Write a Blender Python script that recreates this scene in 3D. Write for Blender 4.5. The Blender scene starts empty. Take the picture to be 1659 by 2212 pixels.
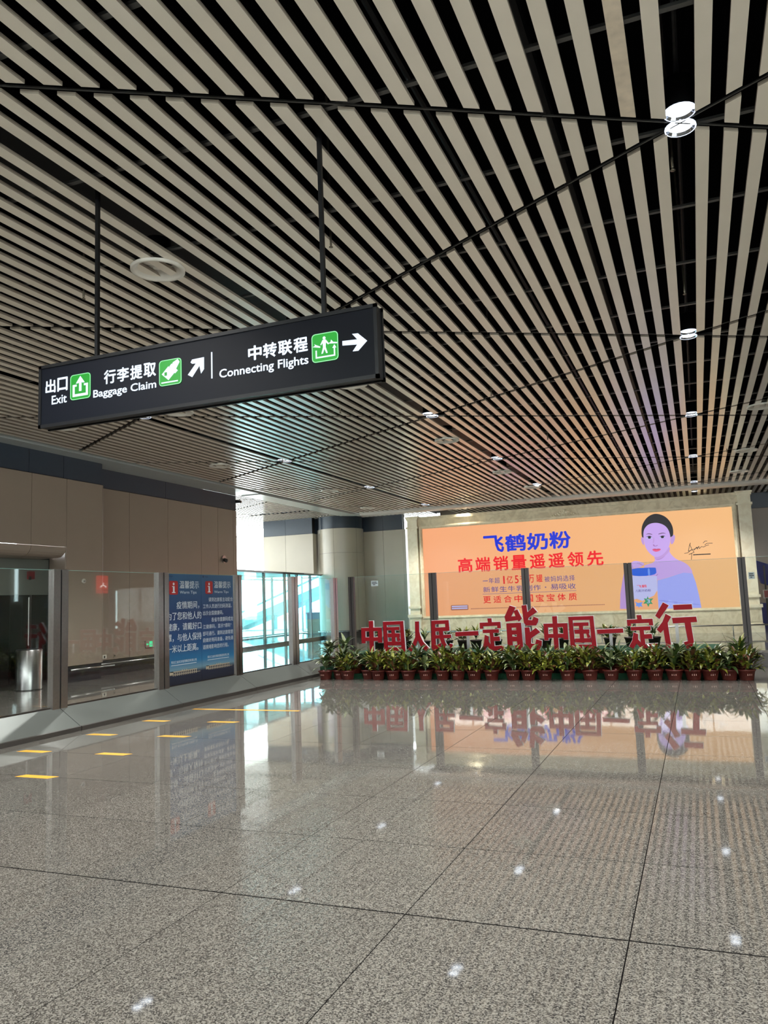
import bpy, math, random
from mathutils import Matrix, Vector
C = bpy.context.scene.collection
SC = bpy.context.scene
R = random.Random(7)

# ------------------------------------------------------------------ camera
CAM_R = (0.927943047, 0.370835314, -0.037454924)
CAM_U = (0.076637226, -0.091490108, 0.992852605)
CAM_F = (-0.364758052, 0.924181113, 0.113317399)
cam = bpy.data.cameras.new('camera'); cam.sensor_fit = 'HORIZONTAL'; cam.sensor_width = 36
cam.lens = 36 * 1691.2 / 1659; cam.clip_end = 300
co = bpy.data.objects.new('camera', cam); C.objects.link(co)
m = Matrix.Identity(4)
for i in range(3):
    m[i][0] = CAM_R[i]; m[i][1] = CAM_U[i]; m[i][2] = -CAM_F[i]
m[2][3] = 1.6
co.matrix_world = m
SC.camera = co
SC.view_settings.view_transform = 'Standard'; SC.view_settings.look = 'None'
SC.view_settings.gamma = 1; SC.view_settings.use_curve_mapping = False
SC.view_settings.exposure = 0.3
SC.cycles.use_denoising = True; SC.cycles.adaptive_threshold = .02
SC.cycles.max_bounces = 10; SC.cycles.diffuse_bounces = 4; SC.cycles.glossy_bounces = 5
SC.cycles.transmission_bounces = 8; SC.cycles.transparent_max_bounces = 24
SC.cycles.sample_clamp_indirect = 25

# ------------------------------------------------------------------ daylight (hazy bright sky outside)
w = bpy.data.worlds.new('daylight'); SC.world = w; w.use_nodes = True
bg = w.node_tree.nodes['Background']; bg.inputs[0].default_value = (0.93, 0.97, 1.0, 1); bg.inputs[1].default_value = 10.0

def lamp_area(name, loc, sx, sy, power, color, rot=(0, 0, 0), spread=180):
    l = bpy.data.lights.new(name, 'AREA'); l.shape = 'RECTANGLE'; l.size = sx; l.size_y = sy
    l.energy = power; l.color = color; l.spread = math.radians(spread)
    o = bpy.data.objects.new(name, l); o.location = loc; o.rotation_euler = rot; C.objects.link(o)
    return o

# ------------------------------------------------------------------ materials
def s2l(c):
    return tuple(((v / 255) / 12.92 if v / 255 <= .04045 else ((v / 255 + .055) / 1.055) ** 2.4) for v in c) + (1,)
def mat(name, rgb, rough=.5, metal=0, noise=0, nscale=8, bump=0, bscale=40, spec=.5, coat=0, rnd=0, emit=None, estr=1, coat_rough=.1):
    m = bpy.data.materials.new(name); m.use_nodes = True
    nt = m.node_tree; b = nt.nodes['Principled BSDF']
    b.inputs['Roughness'].default_value = rough; b.inputs['Metallic'].default_value = metal
    b.inputs['Specular IOR Level'].default_value = spec
    b.inputs['Coat Weight'].default_value = coat; b.inputs['Coat Roughness'].default_value = coat_rough
    col = s2l(rgb); b.inputs['Base Color'].default_value = col
    tc = nt.nodes.new('ShaderNodeTexCoord')
    if noise or rnd:
        n = nt.nodes.new('ShaderNodeTexNoise'); n.inputs['Scale'].default_value = nscale; n.inputs['Detail'].default_value = 4
        nt.links.new(tc.outputs['Object'], n.inputs['Vector'])
        h = nt.nodes.new('ShaderNodeHueSaturation'); h.inputs['Color'].default_value = col
        mr = nt.nodes.new('ShaderNodeMapRange'); mr.inputs['From Min'].default_value = .3; mr.inputs['From Max'].default_value = .7
        mr.inputs['To Min'].default_value = 1 - noise; mr.inputs['To Max'].default_value = 1 + noise
        nt.links.new(n.outputs['Fac'], mr.inputs['Value'])
        if rnd:
            oi = nt.nodes.new('ShaderNodeObjectInfo'); m2 = nt.nodes.new('ShaderNodeMapRange')
            m2.inputs['To Min'].default_value = 1 - rnd; m2.inputs['To Max'].default_value = 1 + rnd
            nt.links.new(oi.outputs['Random'], m2.inputs['Value'])
            mu = nt.nodes.new('ShaderNodeMath'); mu.operation = 'MULTIPLY'
            nt.links.new(mr.outputs[0], mu.inputs[0]); nt.links.new(m2.outputs[0], mu.inputs[1]); nt.links.new(mu.outputs[0], h.inputs['Value'])
        else:
            nt.links.new(mr.outputs[0], h.inputs['Value'])
        nt.links.new(h.outputs[0], b.inputs['Base Color'])
    if bump:
        n2 = nt.nodes.new('ShaderNodeTexNoise'); n2.inputs['Scale'].default_value = bscale
        nt.links.new(tc.outputs['Object'], n2.inputs['Vector'])
        bp = nt.nodes.new('ShaderNodeBump'); bp.inputs['Strength'].default_value = bump; bp.inputs['Distance'].default_value = .01
        nt.links.new(n2.outputs['Fac'], bp.inputs['Height']); nt.links.new(bp.outputs[0], b.inputs['Normal'])
    if emit:
        b.inputs['Emission Color'].default_value = s2l(emit); b.inputs['Emission Strength'].default_value = estr
    return m
def emis(name, rgb, strength=1, base=(10, 10, 10)):
    return mat(name, base, rough=.4, emit=rgb, estr=strength)

def granite():
    m = mat('granite', (150, 142, 130), rough=.035, spec=.85)
    nt = m.node_tree; b = nt.nodes['Principled BSDF']; b.inputs['IOR'].default_value = 1.65
    g = nt.nodes.new('ShaderNodeNewGeometry')
    v = nt.nodes.new('ShaderNodeTexVoronoi'); v.inputs['Scale'].default_value = 165
    n = nt.nodes.new('ShaderNodeTexNoise'); n.inputs['Scale'].default_value = 105; n.inputs['Detail'].default_value = 3
    n2 = nt.nodes.new('ShaderNodeTexNoise'); n2.inputs['Scale'].default_value = .7; n2.inputs['Detail'].default_value = 2
    for t in (v, n, n2): nt.links.new(g.outputs['Position'], t.inputs['Vector'])
    mx = nt.nodes.new('ShaderNodeMix'); mx.data_type = 'RGBA'; mx.inputs[0].default_value = .5
    r = nt.nodes.new('ShaderNodeValToRGB'); e = r.color_ramp.elements
    e[0].position = .12; e[0].color = s2l((46, 44, 43)); e[1].position = .9; e[1].color = s2l((142, 140, 133))
    for p, c in ((.34, (68, 66, 63)), (.5, (102, 99, 93)), (.68, (126, 122, 114))):
        k = e.new(p); k.color = s2l(c)
    sp = nt.nodes.new('ShaderNodeSeparateColor'); nt.links.new(v.outputs['Color'], sp.inputs[0])
    ad = nt.nodes.new('ShaderNodeMath'); ad.operation = 'MULTIPLY_ADD'; ad.inputs[1].default_value = .62; 
    n3 = nt.nodes.new('ShaderNodeMath'); n3.operation = 'MULTIPLY'; n3.inputs[1].default_value = .42
    nt.links.new(n.outputs['Fac'], n3.inputs[0]); nt.links.new(sp.outputs[0], ad.inputs[0]); nt.links.new(n3.outputs[0], ad.inputs[2])
    nt.links.new(ad.outputs[0], r.inputs[0])
    h = nt.nodes.new('ShaderNodeHueSaturation'); nt.links.new(r.outputs[0], h.inputs['Color'])
    mr = nt.nodes.new('ShaderNodeMapRange'); mr.inputs['To Min'].default_value = .88; mr.inputs['To Max'].default_value = 1.12
    nt.links.new(n2.outputs['Fac'], mr.inputs[0])
    oi = nt.nodes.new('ShaderNodeObjectInfo'); m2 = nt.nodes.new('ShaderNodeMapRange'); m2.inputs['To Min'].default_value = .95; m2.inputs['To Max'].default_value = 1.05
    nt.links.new(oi.outputs['Random'], m2.inputs[0]); mu = nt.nodes.new('ShaderNodeMath'); mu.operation = 'MULTIPLY'
    nt.links.new(mr.outputs[0], mu.inputs[0]); nt.links.new(m2.outputs[0], mu.inputs[1]); nt.links.new(mu.outputs[0], h.inputs['Value'])
    nt.links.new(h.outputs[0], b.inputs['Base Color'])
    nb = nt.nodes.new('ShaderNodeTexNoise'); nb.inputs['Scale'].default_value = 2.2; nt.links.new(g.outputs['Position'], nb.inputs['Vector'])
    bp = nt.nodes.new('ShaderNodeBump'); bp.inputs['Strength'].default_value = .03; bp.inputs['Distance'].default_value = .01
    nt.links.new(nb.outputs['Fac'], bp.inputs['Height']); nt.links.new(bp.outputs[0], b.inputs['Normal'])
    return m
def marble(name, rgb, dark):
    m = mat(name, rgb, rough=.35)
    nt = m.node_tree; b = nt.nodes['Principled BSDF']; g = nt.nodes.new('ShaderNodeNewGeometry')
    n = nt.nodes.new('ShaderNodeTexNoise'); n.inputs['Scale'].default_value = 3.5; n.inputs['Detail'].default_value = 8; n.inputs['Distortion'].default_value = 1.2
    nt.links.new(g.outputs['Position'], n.inputs['Vector'])
    r = nt.nodes.new('ShaderNodeValToRGB'); e = r.color_ramp.elements
    e[0].position = .35; e[0].color = s2l(dark); e[1].position = .6; e[1].color = s2l(rgb)
    nt.links.new(n.outputs['Fac'], r.inputs[0]); nt.links.new(r.outputs[0], b.inputs['Base Color'])
    return m
def glass(name, tint, gloss=.02, f0=.045):
    m = bpy.data.materials.new(name); m.use_nodes = True; nt = m.node_tree; nt.nodes.clear()
    o = nt.nodes.new('ShaderNodeOutputMaterial'); t = nt.nodes.new('ShaderNodeBsdfTransparent'); t.inputs[0].default_value = tint
    g = nt.nodes.new('ShaderNodeBsdfGlossy'); g.inputs['Roughness'].default_value = gloss; g.inputs[0].default_value = (1, 1, 1, 1)
    ge = nt.nodes.new('ShaderNodeNewGeometry'); d = nt.nodes.new('ShaderNodeVectorMath'); d.operation = 'DOT_PRODUCT'
    nt.links.new(ge.outputs['Incoming'], d.inputs[0]); nt.links.new(ge.outputs['Normal'], d.inputs[1])
    def mth(op, a, b):
        q = nt.nodes.new('ShaderNodeMath'); q.operation = op
        for i, v in enumerate((a, b)):
            if v is None: continue
            if isinstance(v, (int, float)): q.inputs[i].default_value = v
            else: nt.links.new(v, q.inputs[i])
        return q.outputs[0]
    c = mth('ABSOLUTE', d.outputs['Value'], None); k = mth('POWER', mth('SUBTRACT', 1.0, c), 5.0)
    f = mth('ADD', mth('MULTIPLY', k, 1 - f0), f0)
    mx = nt.nodes.new('ShaderNodeMixShader')
    nt.links.new(f, mx.inputs[0]); nt.links.new(t.outputs[0], mx.inputs[1]); nt.links.new(g.outputs[0], mx.inputs[2])
    nt.links.new(mx.outputs[0], o.inputs[0])
    return m
def gradient(name, stops, z0, z1, emit=0, axis=2):
    """printed colour gradient along world axis"""
    m = mat(name, (100, 100, 100), rough=.45); nt = m.node_tree; b = nt.nodes['Principled BSDF']
    g = nt.nodes.new('ShaderNodeNewGeometry'); s = nt.nodes.new('ShaderNodeSeparateXYZ'); nt.links.new(g.outputs['Position'], s.inputs[0])
    mr = nt.nodes.new('ShaderNodeMapRange'); mr.inputs['From Min'].default_value = z0; mr.inputs['From Max'].default_value = z1
    nt.links.new(s.outputs[axis], mr.inputs[0]); r = nt.nodes.new('ShaderNodeValToRGB'); nt.links.new(mr.outputs[0], r.inputs[0])
    e = r.color_ramp.elements
    e[0].position = stops[0][0]; e[0].color = s2l(stops[0][1]); e[1].position = stops[-1][0]; e[1].color = s2l(stops[-1][1])
    for p, c in stops[1:-1]:
        k = e.new(p); k.color = s2l(c)
    if emit:
        b.inputs['Base Color'].default_value = (.01, .01, .01, 1)
        nt.links.new(r.outputs[0], b.inputs['Emission Color']); b.inputs['Emission Strength'].default_value = emit
    else:
        nt.links.new(r.outputs[0], b.inputs['Base Color'])
    return m

M = dict(
    granite=granite(),
    granite_far=None,
    grout=mat('grout', (14, 12, 12), rough=.9, spec=.05),
    slat_side_shade=mat('slat_side_shade', (152, 141, 126), rough=.45),  # slat colour darkened, shade of sides and ends put into it
    slat=mat('slat', (230, 220, 201), rough=.33, noise=.03, nscale=3, spec=.8, coat=.8, coat_rough=.2),
    slat_worn=mat('slat_worn', (222, 206, 182), rough=.35, noise=.12, nscale=9),
    black=mat('black_plenum', (4, 4, 5), rough=.95, spec=.03),
    rail=mat('carrier_grey', (86, 86, 84), rough=.4, metal=.6),
    black_metal=mat('black_metal', (14, 15, 17), rough=.4, spec=.3),
    cornice=mat('cornice', (176, 182, 178), rough=.25, noise=.02),
    beam=mat('beam', (196, 190, 180), rough=.3, noise=.02),
    panel=mat('taupe_panel', (142, 127, 113), rough=.33, noise=.02, nscale=2, rnd=.03),
    panel_light=mat('beige_panel', (176, 168, 152), rough=.3, noise=.02, nscale=2, rnd=.02),
    band=mat('slate_band', (50, 60, 72), rough=.35, noise=.03),
    joint=mat('joint_dark', (30, 28, 26), rough=.8),
    base=mat('dark_base', (38, 40, 44), rough=.3),
    steel=mat('brushed_steel', (168, 166, 164), rough=.28, metal=1, noise=.05, nscale=30),
    steel_dark=mat('dark_steel', (112, 110, 108), rough=.33, metal=1),
    post_dark=mat('post_dark_metal', (66, 61, 59), rough=.4, metal=.5),
    kerb=mat('fence_base', (98, 102, 98), rough=.36, metal=.3, noise=.03, nscale=2),
    kerb_front=mat('fence_skirting', (66, 62, 58), rough=.4, metal=.3),
    glass=glass('clear_glass', (.95, .97, .96, 1)),
    glass_edge=mat('glass_edge', (120, 160, 150), rough=.1),
    glass_teal=glass('teal_glass', (.60, .93, .97, 1)),
    glass_dark=glass('dark_glass', (.40, .47, .46, 1), .03),
    frosted=mat('frosted_panel', (104, 108, 100), rough=.3),
    red=mat('red_letter', (132, 5, 20), rough=.55, noise=.03, spec=.2),
    white_edge=mat('white_acrylic', (215, 220, 222), rough=.3),
    turf=mat('green_turf', (12, 62, 38), rough=.95, noise=.3, nscale=120, bump=.6, bscale=200),
    pot=mat('terracotta_pot', (88, 34, 26), rough=.45, noise=.08, nscale=9, rnd=.12),
    pot_dark=mat('dark_pot', (44, 26, 22), rough=.5, rnd=.1),
    pot_print=mat('pot_print', (168, 128, 116), rough=.6),
    soil=mat('soil', (32, 24, 18), rough=1, noise=.3, nscale=60),
    leaf=mat('leaf_green', (52, 72, 32), rough=.38, noise=.3, nscale=14, rnd=.3),
    leaf_edge=mat('leaf_pale', (104, 114, 74), rough=.4, noise=.25, nscale=16, rnd=.25),
    leaf_yellow=mat('leaf_yellow', (112, 116, 38), rough=.4, noise=.3, nscale=22, rnd=.3),
    leaf_red=mat('leaf_red', (84, 50, 30), rough=.4, noise=.3, nscale=20, rnd=.2),
    stone=marble('cream_marble', (228, 214, 182), (206, 190, 156)),
    stone_pale=marble('pale_marble', (238, 228, 200), (226, 212, 180)),
    white_plastic=mat('white_plastic', (205, 200, 188), rough=.4),
    dark_plastic=mat('dark_plastic', (30, 32, 34), rough=.3),
    yellow=mat('yellow_tape', (222, 160, 40), rough=.5, noise=.05, nscale=30),
    orange_fish=mat('red_paint', (150, 24, 30), rough=.4),
    blue_fabric=mat('blue_fabric', (14, 34, 120), rough=.6, noise=.1),
    brass=mat('sprinkler_metal', (120, 112, 98), rough=.35, metal=.9),
    sign_face=mat('sign_face', (8, 11, 19), rough=.5, spec=.15),
    lit_white=emis('lit_white', (222, 238, 255), 1.05),
    lit_green=emis('lit_green', (0, 172, 30), .8),
    lit_lamp=emis('lamp_lens', (235, 245, 255), 4),
    reflector=mat('reflector', (200, 205, 215), rough=.12, metal=1),
    exit_green=emis('exit_green', (40, 230, 150), 1.1),
    paper=mat('paper', (196, 206, 208), rough=.7),
    ink=mat('ink', (40, 46, 52), rough=.7),
    poster_white=mat('poster_white', (176, 184, 188), rough=.5),
    poster_red=mat('poster_red', (140, 34, 34), rough=.5),
    poster_navy=mat('poster_navy', (22, 40, 72), rough=.5),
    poster_cream=mat('poster_cream', (158, 148, 128), rough=.5),
    poster_road=mat('poster_road', (30, 36, 50), rough=.5),
)

# ------------------------------------------------------------------ mesh helpers
class MB:
    def __init__(s): s.v = []; s.f = []
    def add(s, vs, fs):
        n = len(s.v); s.v += [tuple(v) for v in vs]; s.f += [tuple(i + n for i in f) for f in fs]; return s
    def box(s, x0, x1, y0, y1, z0, z1):
        return s.add([(x0, y0, z0), (x1, y0, z0), (x1, y1, z0), (x0, y1, z0), (x0, y0, z1), (x1, y0, z1), (x1, y1, z1), (x0, y1, z1)],
                     [(0, 3, 2, 1), (4, 5, 6, 7), (0, 1, 5, 4), (1, 2, 6, 5), (2, 3, 7, 6), (3, 0, 4, 7)])
    def prism(s, pts, a0, a1, axis='z'):
        """pts 2D polygon extruded along axis. axis z: (x,y); axis y: (x,z); axis x: (y,z)"""
        n = len(pts)
        def P(p, a):
            return (p[0], p[1], a) if axis == 'z' else ((p[0], a, p[1]) if axis == 'y' else (a, p[0], p[1]))
        vs = [P(p, a0) for p in pts] + [P(p, a1) for p in pts]
        fs = [tuple(range(n - 1, -1, -1)), tuple(range(n, 2 * n))] + [(i, (i + 1) % n, n + (i + 1) % n, n + i) for i in range(n)]
        return s.add(vs, fs)
    def lathe(s, prof, cx=0, cy=0, n=20, cap0=False, cap1=False, a0=0, a1=2 * math.pi):
        full = abs(a1 - a0 - 2 * math.pi) < 1e-6; k = n if full else n + 1
        vs = []
        for r, z in prof:
            for i in range(k):
                a = a0 + (a1 - a0) * i / n; vs.append((cx + r * math.cos(a), cy + r * math.sin(a), z))
        fs = []
        for j in range(len(prof) - 1):
            for i in range(n):
                i2 = (i + 1) % k
                fs.append((j * k + i, j * k + i2, (j + 1) * k + i2, (j + 1) * k + i))
        if cap0: fs.append(tuple(range(k - 1, -1, -1)))
        if cap1: fs.append(tuple((len(prof) - 1) * k + i for i in range(k)))
        return s.add(vs, fs)
    def tube(s, p0, p1, r, n=8):
        p0 = Vector(p0); p1 = Vector(p1); d = (p1 - p0).normalized()
        u = d.orthogonal().normalized(); v = d.cross(u); vs = []
        for p in (p0, p1):
            for i in range(n):
                a = 2 * math.pi * i / n; vs.append(p + r * (math.cos(a) * u + math.sin(a) * v))
        return s.add(vs, [(i, (i + 1) % n, n + (i + 1) % n, n + i) for i in range(n)] + [tuple(range(n - 1, -1, -1)), tuple(range(n, 2 * n))])
    def mesh(s, name, m, smooth=False):
        me = bpy.data.meshes.new(name); me.from_pydata(s.v, [], s.f); me.materials.append(m)
        if smooth: me.polygons.foreach_set('use_smooth', [True] * len(me.polygons))
        me.update(); return me
    def build(s, name, m, parent=None, smooth=False, label=None, loc=None, kind=None):
        o = bpy.data.objects.new(name, s.mesh(name, m, smooth)); C.objects.link(o)
        if parent is not None:
            o.parent = parent
            if parent.location.length and loc is None:
                me = o.data; L = parent.location
                me.transform(Matrix.Translation(-L))
        if loc: o.location = loc
        if label: o['label'] = label
        if kind: o['kind'] = kind
        return o
def recentre(o):
    """put a single-mesh thing's origin at the middle of its base"""
    me = o.data; xs = [v.co for v in me.vertices]
    c = Vector(((min(v.x for v in xs) + max(v.x for v in xs)) / 2, (min(v.y for v in xs) + max(v.y for v in xs)) / 2, min(v.z for v in xs)))
    me.transform(Matrix.Translation(-c)); o.location = c
    return o
def tag(o, label, cat, group=None):
    o['label'] = label; o['category'] = cat
    if group: o['group'] = group
    return o
def empty(name, loc, label=None, cat=None, group=None):
    o = bpy.data.objects.new(name, None); o.empty_display_size = .1; o.location = loc; C.objects.link(o)
    if label: tag(o, label, cat, group)
    return o
def struct(name, mb, m, smooth=False):
    return mb.build(name, m, smooth=smooth, kind='structure')
_tc = {}
def text_raw(s, off=0.0, res=3):
    key = (s, off, res)
    if key in _tc: return _tc[key]
    cu = bpy.data.curves.new('t', 'FONT'); cu.body = s; cu.offset = off; cu.resolution_u = res; cu.fill_mode = 'FRONT'
    o = bpy.data.objects.new('t', cu); C.objects.link(o)
    dg = bpy.context.evaluated_depsgraph_get(); ev = o.evaluated_get(dg); me = ev.to_mesh()
    vs = [(v.co.x, v.co.y) for v in me.vertices]; fs = [tuple(p.vertices) for p in me.polygons]
    ev.to_mesh_clear(); bpy.data.objects.remove(o); bpy.data.curves.remove(cu)
    _tc[key] = (vs, fs); return _tc[key]
def text_mb(mb, s, box, plane, at, off=0.0, both=False):
    """flat lettering s fitted into box (u0,u1,v0,v1) on plane x/y = at"""
    vs, fs = text_raw(s, 0)
    if not vs: return mb
    a0 = min(v[0] for v in vs); a1 = max(v[0] for v in vs); b0 = min(v[1] for v in vs); b1 = max(v[1] for v in vs)
    u0, u1, v0, v1 = box; out = []
    for a, b in vs:
        u = u0 + (a - a0) / (a1 - a0) * (u1 - u0); v = v0 + (b - b0) / max(b1 - b0, 1e-6) * (v1 - v0)
        out.append((u, at, v) if plane == 'y' else (at, u, v))
    mb.add(out, fs)
    if off:
        e = off * (u1 - u0) / (a1 - a0)
        for q_, (dx, dy) in enumerate(((1, 0), (-1, 0), (0, 1), (0, -1), (.7, .7), (-.7, .7), (.7, -.7), (-.7, -.7))):
            k = .00025 * (q_ + 1)
            mb.add([((p[0] + dx * e, p[1] - k, p[2] + dy * e) if plane == 'y' else (p[0] + k, p[1] + dx * e, p[2] + dy * e)) for p in out], fs)
    return mb
def flat(mb, pts, plane, at, t=.004):
    """thin flat printed shape, thickness t towards the viewer side"""
    return mb.prism(pts, at, at - t if plane == 'y' else at + t, axis=plane)
def rect(b): return [(b[0], b[2]), (b[1], b[2]), (b[1], b[3]), (b[0], b[3])]
def rrect(b, r):
    u0, u1, v0, v1 = b; out = []
    for cx, cy, a in ((u1 - r, v1 - r, 0), (u0 + r, v1 - r, 90), (u0 + r, v0 + r, 180), (u1 - r, v0 + r, 270)):
        for k in range(4):
            t = math.radians(a + 30 * k); out.append((cx + r * math.cos(t), cy + r * math.sin(t)))
    return out
def ribbon(mb, pts, wd, plane, at, t=.004):
    for (a, b), (c, d) in zip(pts, pts[1:]):
        L = math.hypot(c - a, d - b) or 1; nx, ny = -(d - b) / L * wd / 2, (c - a) / L * wd / 2
        flat(mb, [(a + nx, b + ny), (a - nx, b - ny), (c - nx, d - ny), (c + nx, d + ny)], plane, at, t)
    return mb

LEDS = 0.83
# measured positions of lettering and outlines, metres
SIGN_TEXT = [('出口', [-5.33, -5.082, 3.578, 3.697]), ('Exit', [-5.258, -5.088, 3.466, 3.544]), ('行李提取', [-4.668, -4.122, 3.571, 3.69]), ('Baggage Claim', [-4.787, -4.119, 3.446, 3.532]), ('中转联程', [-3.213, -2.682, 3.562, 3.676]), ('Connecting Flights', [-3.489, -2.678, 3.437, 3.527])]
SIGN_ICON = [[-5.046, -4.82, 3.474, 3.702], [-4.086, -3.86, 3.467, 3.689], [-2.644, -2.418, 3.454, 3.681]]
SIGN_ARROW_NE = [(-3.754, 3.654), (-3.638, 3.657), (-3.639, 3.557), (-3.668, 3.523), (-3.683, 3.592), (-3.756, 3.504), (-3.798, 3.529), (-3.717, 3.616), (-3.755, 3.618), (-3.77, 3.631)]
SIGN_ARROW_E = [(-2.383, 3.591), (-2.259, 3.585), (-2.3, 3.634), (-2.251, 3.631), (-2.178, 3.562), (-2.253, 3.495), (-2.299, 3.497), (-2.26, 3.545), (-2.383, 3.556)]
SIGN_BAR = [(-3.568, 3.688), (-3.557, 3.688), (-3.558, 3.466), (-3.569, 3.466)]
GLYPH = {'zhong': [[(0.0, 0.786), (1.0, 0.786), (1.0, 0.673), (0.0, 0.673)], [(0.0, 0.786), (0.185, 0.786), (0.172, 0.29), (0.0, 0.29)], [(0.808, 0.786), (1.0, 0.786), (1.0, 0.301), (0.808, 0.301)], [(0.0, 0.476), (1.0, 0.476), (1.0, 0.36), (0.0, 0.36)], [(0.384, 1.0), (0.58, 1.0), (0.58, 0.0), (0.395, 0.0)]], 'guo': [[(0.0, 0.992), (0.152, 0.992), (0.193, 0.0), (0.024, 0.0)], [(0.0, 0.992), (0.945, 1.0), (0.945, 0.887), (0.004, 0.882)], [(0.793, 0.997), (0.939, 1.0), (1.0, 0.0), (0.833, 0.0)], [(0.03, 0.153), (0.976, 0.153), (0.986, 0.047), (0.041, 0.043)], [(0.183, 0.811), (0.748, 0.814), (0.748, 0.709), (0.189, 0.709)], [(0.386, 0.717), (0.528, 0.717), (0.559, 0.213), (0.396, 0.213)], [(0.203, 0.603), (0.762, 0.606), (0.762, 0.48), (0.213, 0.48)], [(0.207, 0.339), (0.803, 0.342), (0.809, 0.22), (0.203, 0.22)], [(0.64, 0.488), (0.722, 0.488), (0.793, 0.37), (0.681, 0.346)]], 'yi': [[(0.0, 0.88), (0.99, 1.0), (1.0, 0.16), (0.004, 0.0)]], 'ding': [[(0.347, 1.0), (0.515, 1.0), (0.527, 0.87), (0.365, 0.87)], [(0.0, 0.872), (0.894, 0.884), (0.898, 0.768), (0.004, 0.754)], [(0.0, 0.872), (0.131, 0.872), (0.136, 0.684), (0.004, 0.684)], [(0.753, 0.881), (0.894, 0.884), (0.903, 0.688), (0.762, 0.688)], [(0.118, 0.652), (0.806, 0.662), (0.81, 0.551), (0.123, 0.548)], [(0.418, 0.558), (0.559, 0.558), (0.589, 0.101), (0.436, 0.116)], [(0.55, 0.428), (0.824, 0.438), (0.841, 0.304), (0.559, 0.301)], [(0.201, 0.493), (0.356, 0.442), (0.347, 0.246), (0.162, 0.014), (0.021, 0.087), (0.145, 0.261)], [(0.268, 0.232), (0.36, 0.275), (0.436, 0.181), (0.586, 0.142), (1.0, 0.157), (0.965, 0.0), (0.586, 0.007), (0.392, 0.058), (0.286, 0.159)]], 'xing': [[(0.214, 1.0), (0.349, 0.931), (0.1, 0.64), (0.0, 0.717)], [(0.256, 0.752), (0.388, 0.685), (0.292, 0.556), (0.307, 0.362), (0.34, 0.01), (0.214, 0.005), (0.175, 0.404), (0.1, 0.339), (0.012, 0.42), (0.166, 0.582)], [(0.454, 0.939), (0.9, 0.942), (0.91, 0.836), (0.463, 0.829)], [(0.403, 0.661), (0.982, 0.675), (1.0, 0.561), (0.418, 0.54)], [(0.694, 0.572), (0.844, 0.572), (0.862, 0.362), (0.892, 0.084), (0.862, 0.037), (0.742, 0.0), (0.7, 0.0), (0.643, 0.136), (0.742, 0.157), (0.739, 0.194), (0.718, 0.362)]], 'neng': [[(0.16, 0.997), (0.319, 0.954), (0.185, 0.754), (0.311, 0.758), (0.261, 0.872), (0.37, 0.904), (0.482, 0.704), (0.392, 0.635), (0.37, 0.669), (0.025, 0.642), (0.0, 0.751)], [(0.039, 0.604), (0.176, 0.604), (0.19, 0.007), (0.045, 0.014)], [(0.039, 0.604), (0.449, 0.611), (0.454, 0.505), (0.042, 0.505)], [(0.314, 0.611), (0.449, 0.611), (0.471, 0.123), (0.466, 0.048), (0.42, 0.003), (0.269, 0.0), (0.252, 0.116), (0.319, 0.123)], [(0.16, 0.448), (0.328, 0.448), (0.328, 0.355), (0.16, 0.355)], [(0.16, 0.307), (0.336, 0.307), (0.336, 0.205), (0.16, 0.205)], [(0.496, 0.99), (0.627, 1.0), (0.644, 0.831), (0.807, 0.945), (0.916, 0.84), (0.672, 0.717), (0.65, 0.669), (0.765, 0.658), (0.807, 0.71), (0.807, 0.738), (0.941, 0.69), (0.924, 0.615), (0.866, 0.544), (0.597, 0.544), (0.538, 0.601)], [(0.55, 0.503), (0.677, 0.503), (0.689, 0.396), (0.852, 0.489), (0.966, 0.396), (0.706, 0.26), (0.697, 0.15), (0.815, 0.137), (0.852, 0.239), (1.0, 0.205), (0.983, 0.096), (0.916, 0.007), (0.647, 0.0), (0.555, 0.068)]], 'ren': [[(0.402, 1.0), (0.581, 1.0), (0.57, 0.669), (0.605, 0.542), (0.733, 0.325), (1.0, 0.108), (0.86, 0.0), (0.616, 0.199), (0.5, 0.389), (0.407, 0.235), (0.174, 0.009), (0.0, 0.09), (0.221, 0.235), (0.384, 0.488)]], 'min': [[(0.04, 0.993), (0.204, 0.993), (0.199, 0.19), (0.438, 0.271), (0.453, 0.172), (0.095, 0.0), (0.0, 0.088)], [(0.04, 0.993), (0.851, 1.0), (0.851, 0.883), (0.04, 0.875)], [(0.687, 1.0), (0.851, 1.0), (0.876, 0.674), (0.697, 0.663)], [(0.04, 0.766), (0.876, 0.78), (0.876, 0.652), (0.04, 0.645)], [(0.04, 0.516), (0.935, 0.535), (0.945, 0.425), (0.04, 0.414)], [(0.388, 0.681), (0.562, 0.681), (0.572, 0.443), (0.662, 0.26), (0.786, 0.114), (0.861, 0.249), (1.0, 0.223), (0.96, 0.022), (0.836, -0.007), (0.662, 0.04), (0.512, 0.205), (0.398, 0.425)]]}
LETTERS = [('zhong', [-6.96, -6.478, 0.545, 1.183]), ('guo', [-6.441, -5.946, 0.514, 1.163]), ('ren', [-5.889, -5.412, 0.523, 1.146]), ('min', [-5.346, -4.881, 0.504, 1.157]), ('yi', [-4.809, -4.313, 0.812, 0.914]), ('ding', [-4.273, -3.787, 0.51, 1.17]), ('neng', [-3.74, -3.005, 0.502, 1.42]), ('zhong', [-2.951, -2.476, 0.502, 1.176]), ('guo', [-2.451, -1.935, 0.49, 1.161]), ('yi', [-1.91, -1.412, 0.807, 0.902]), ('ding', [-1.333, -0.801, 0.49, 1.152]), ('xing', [-0.805, -0.062, 0.477, 1.38])]
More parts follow.
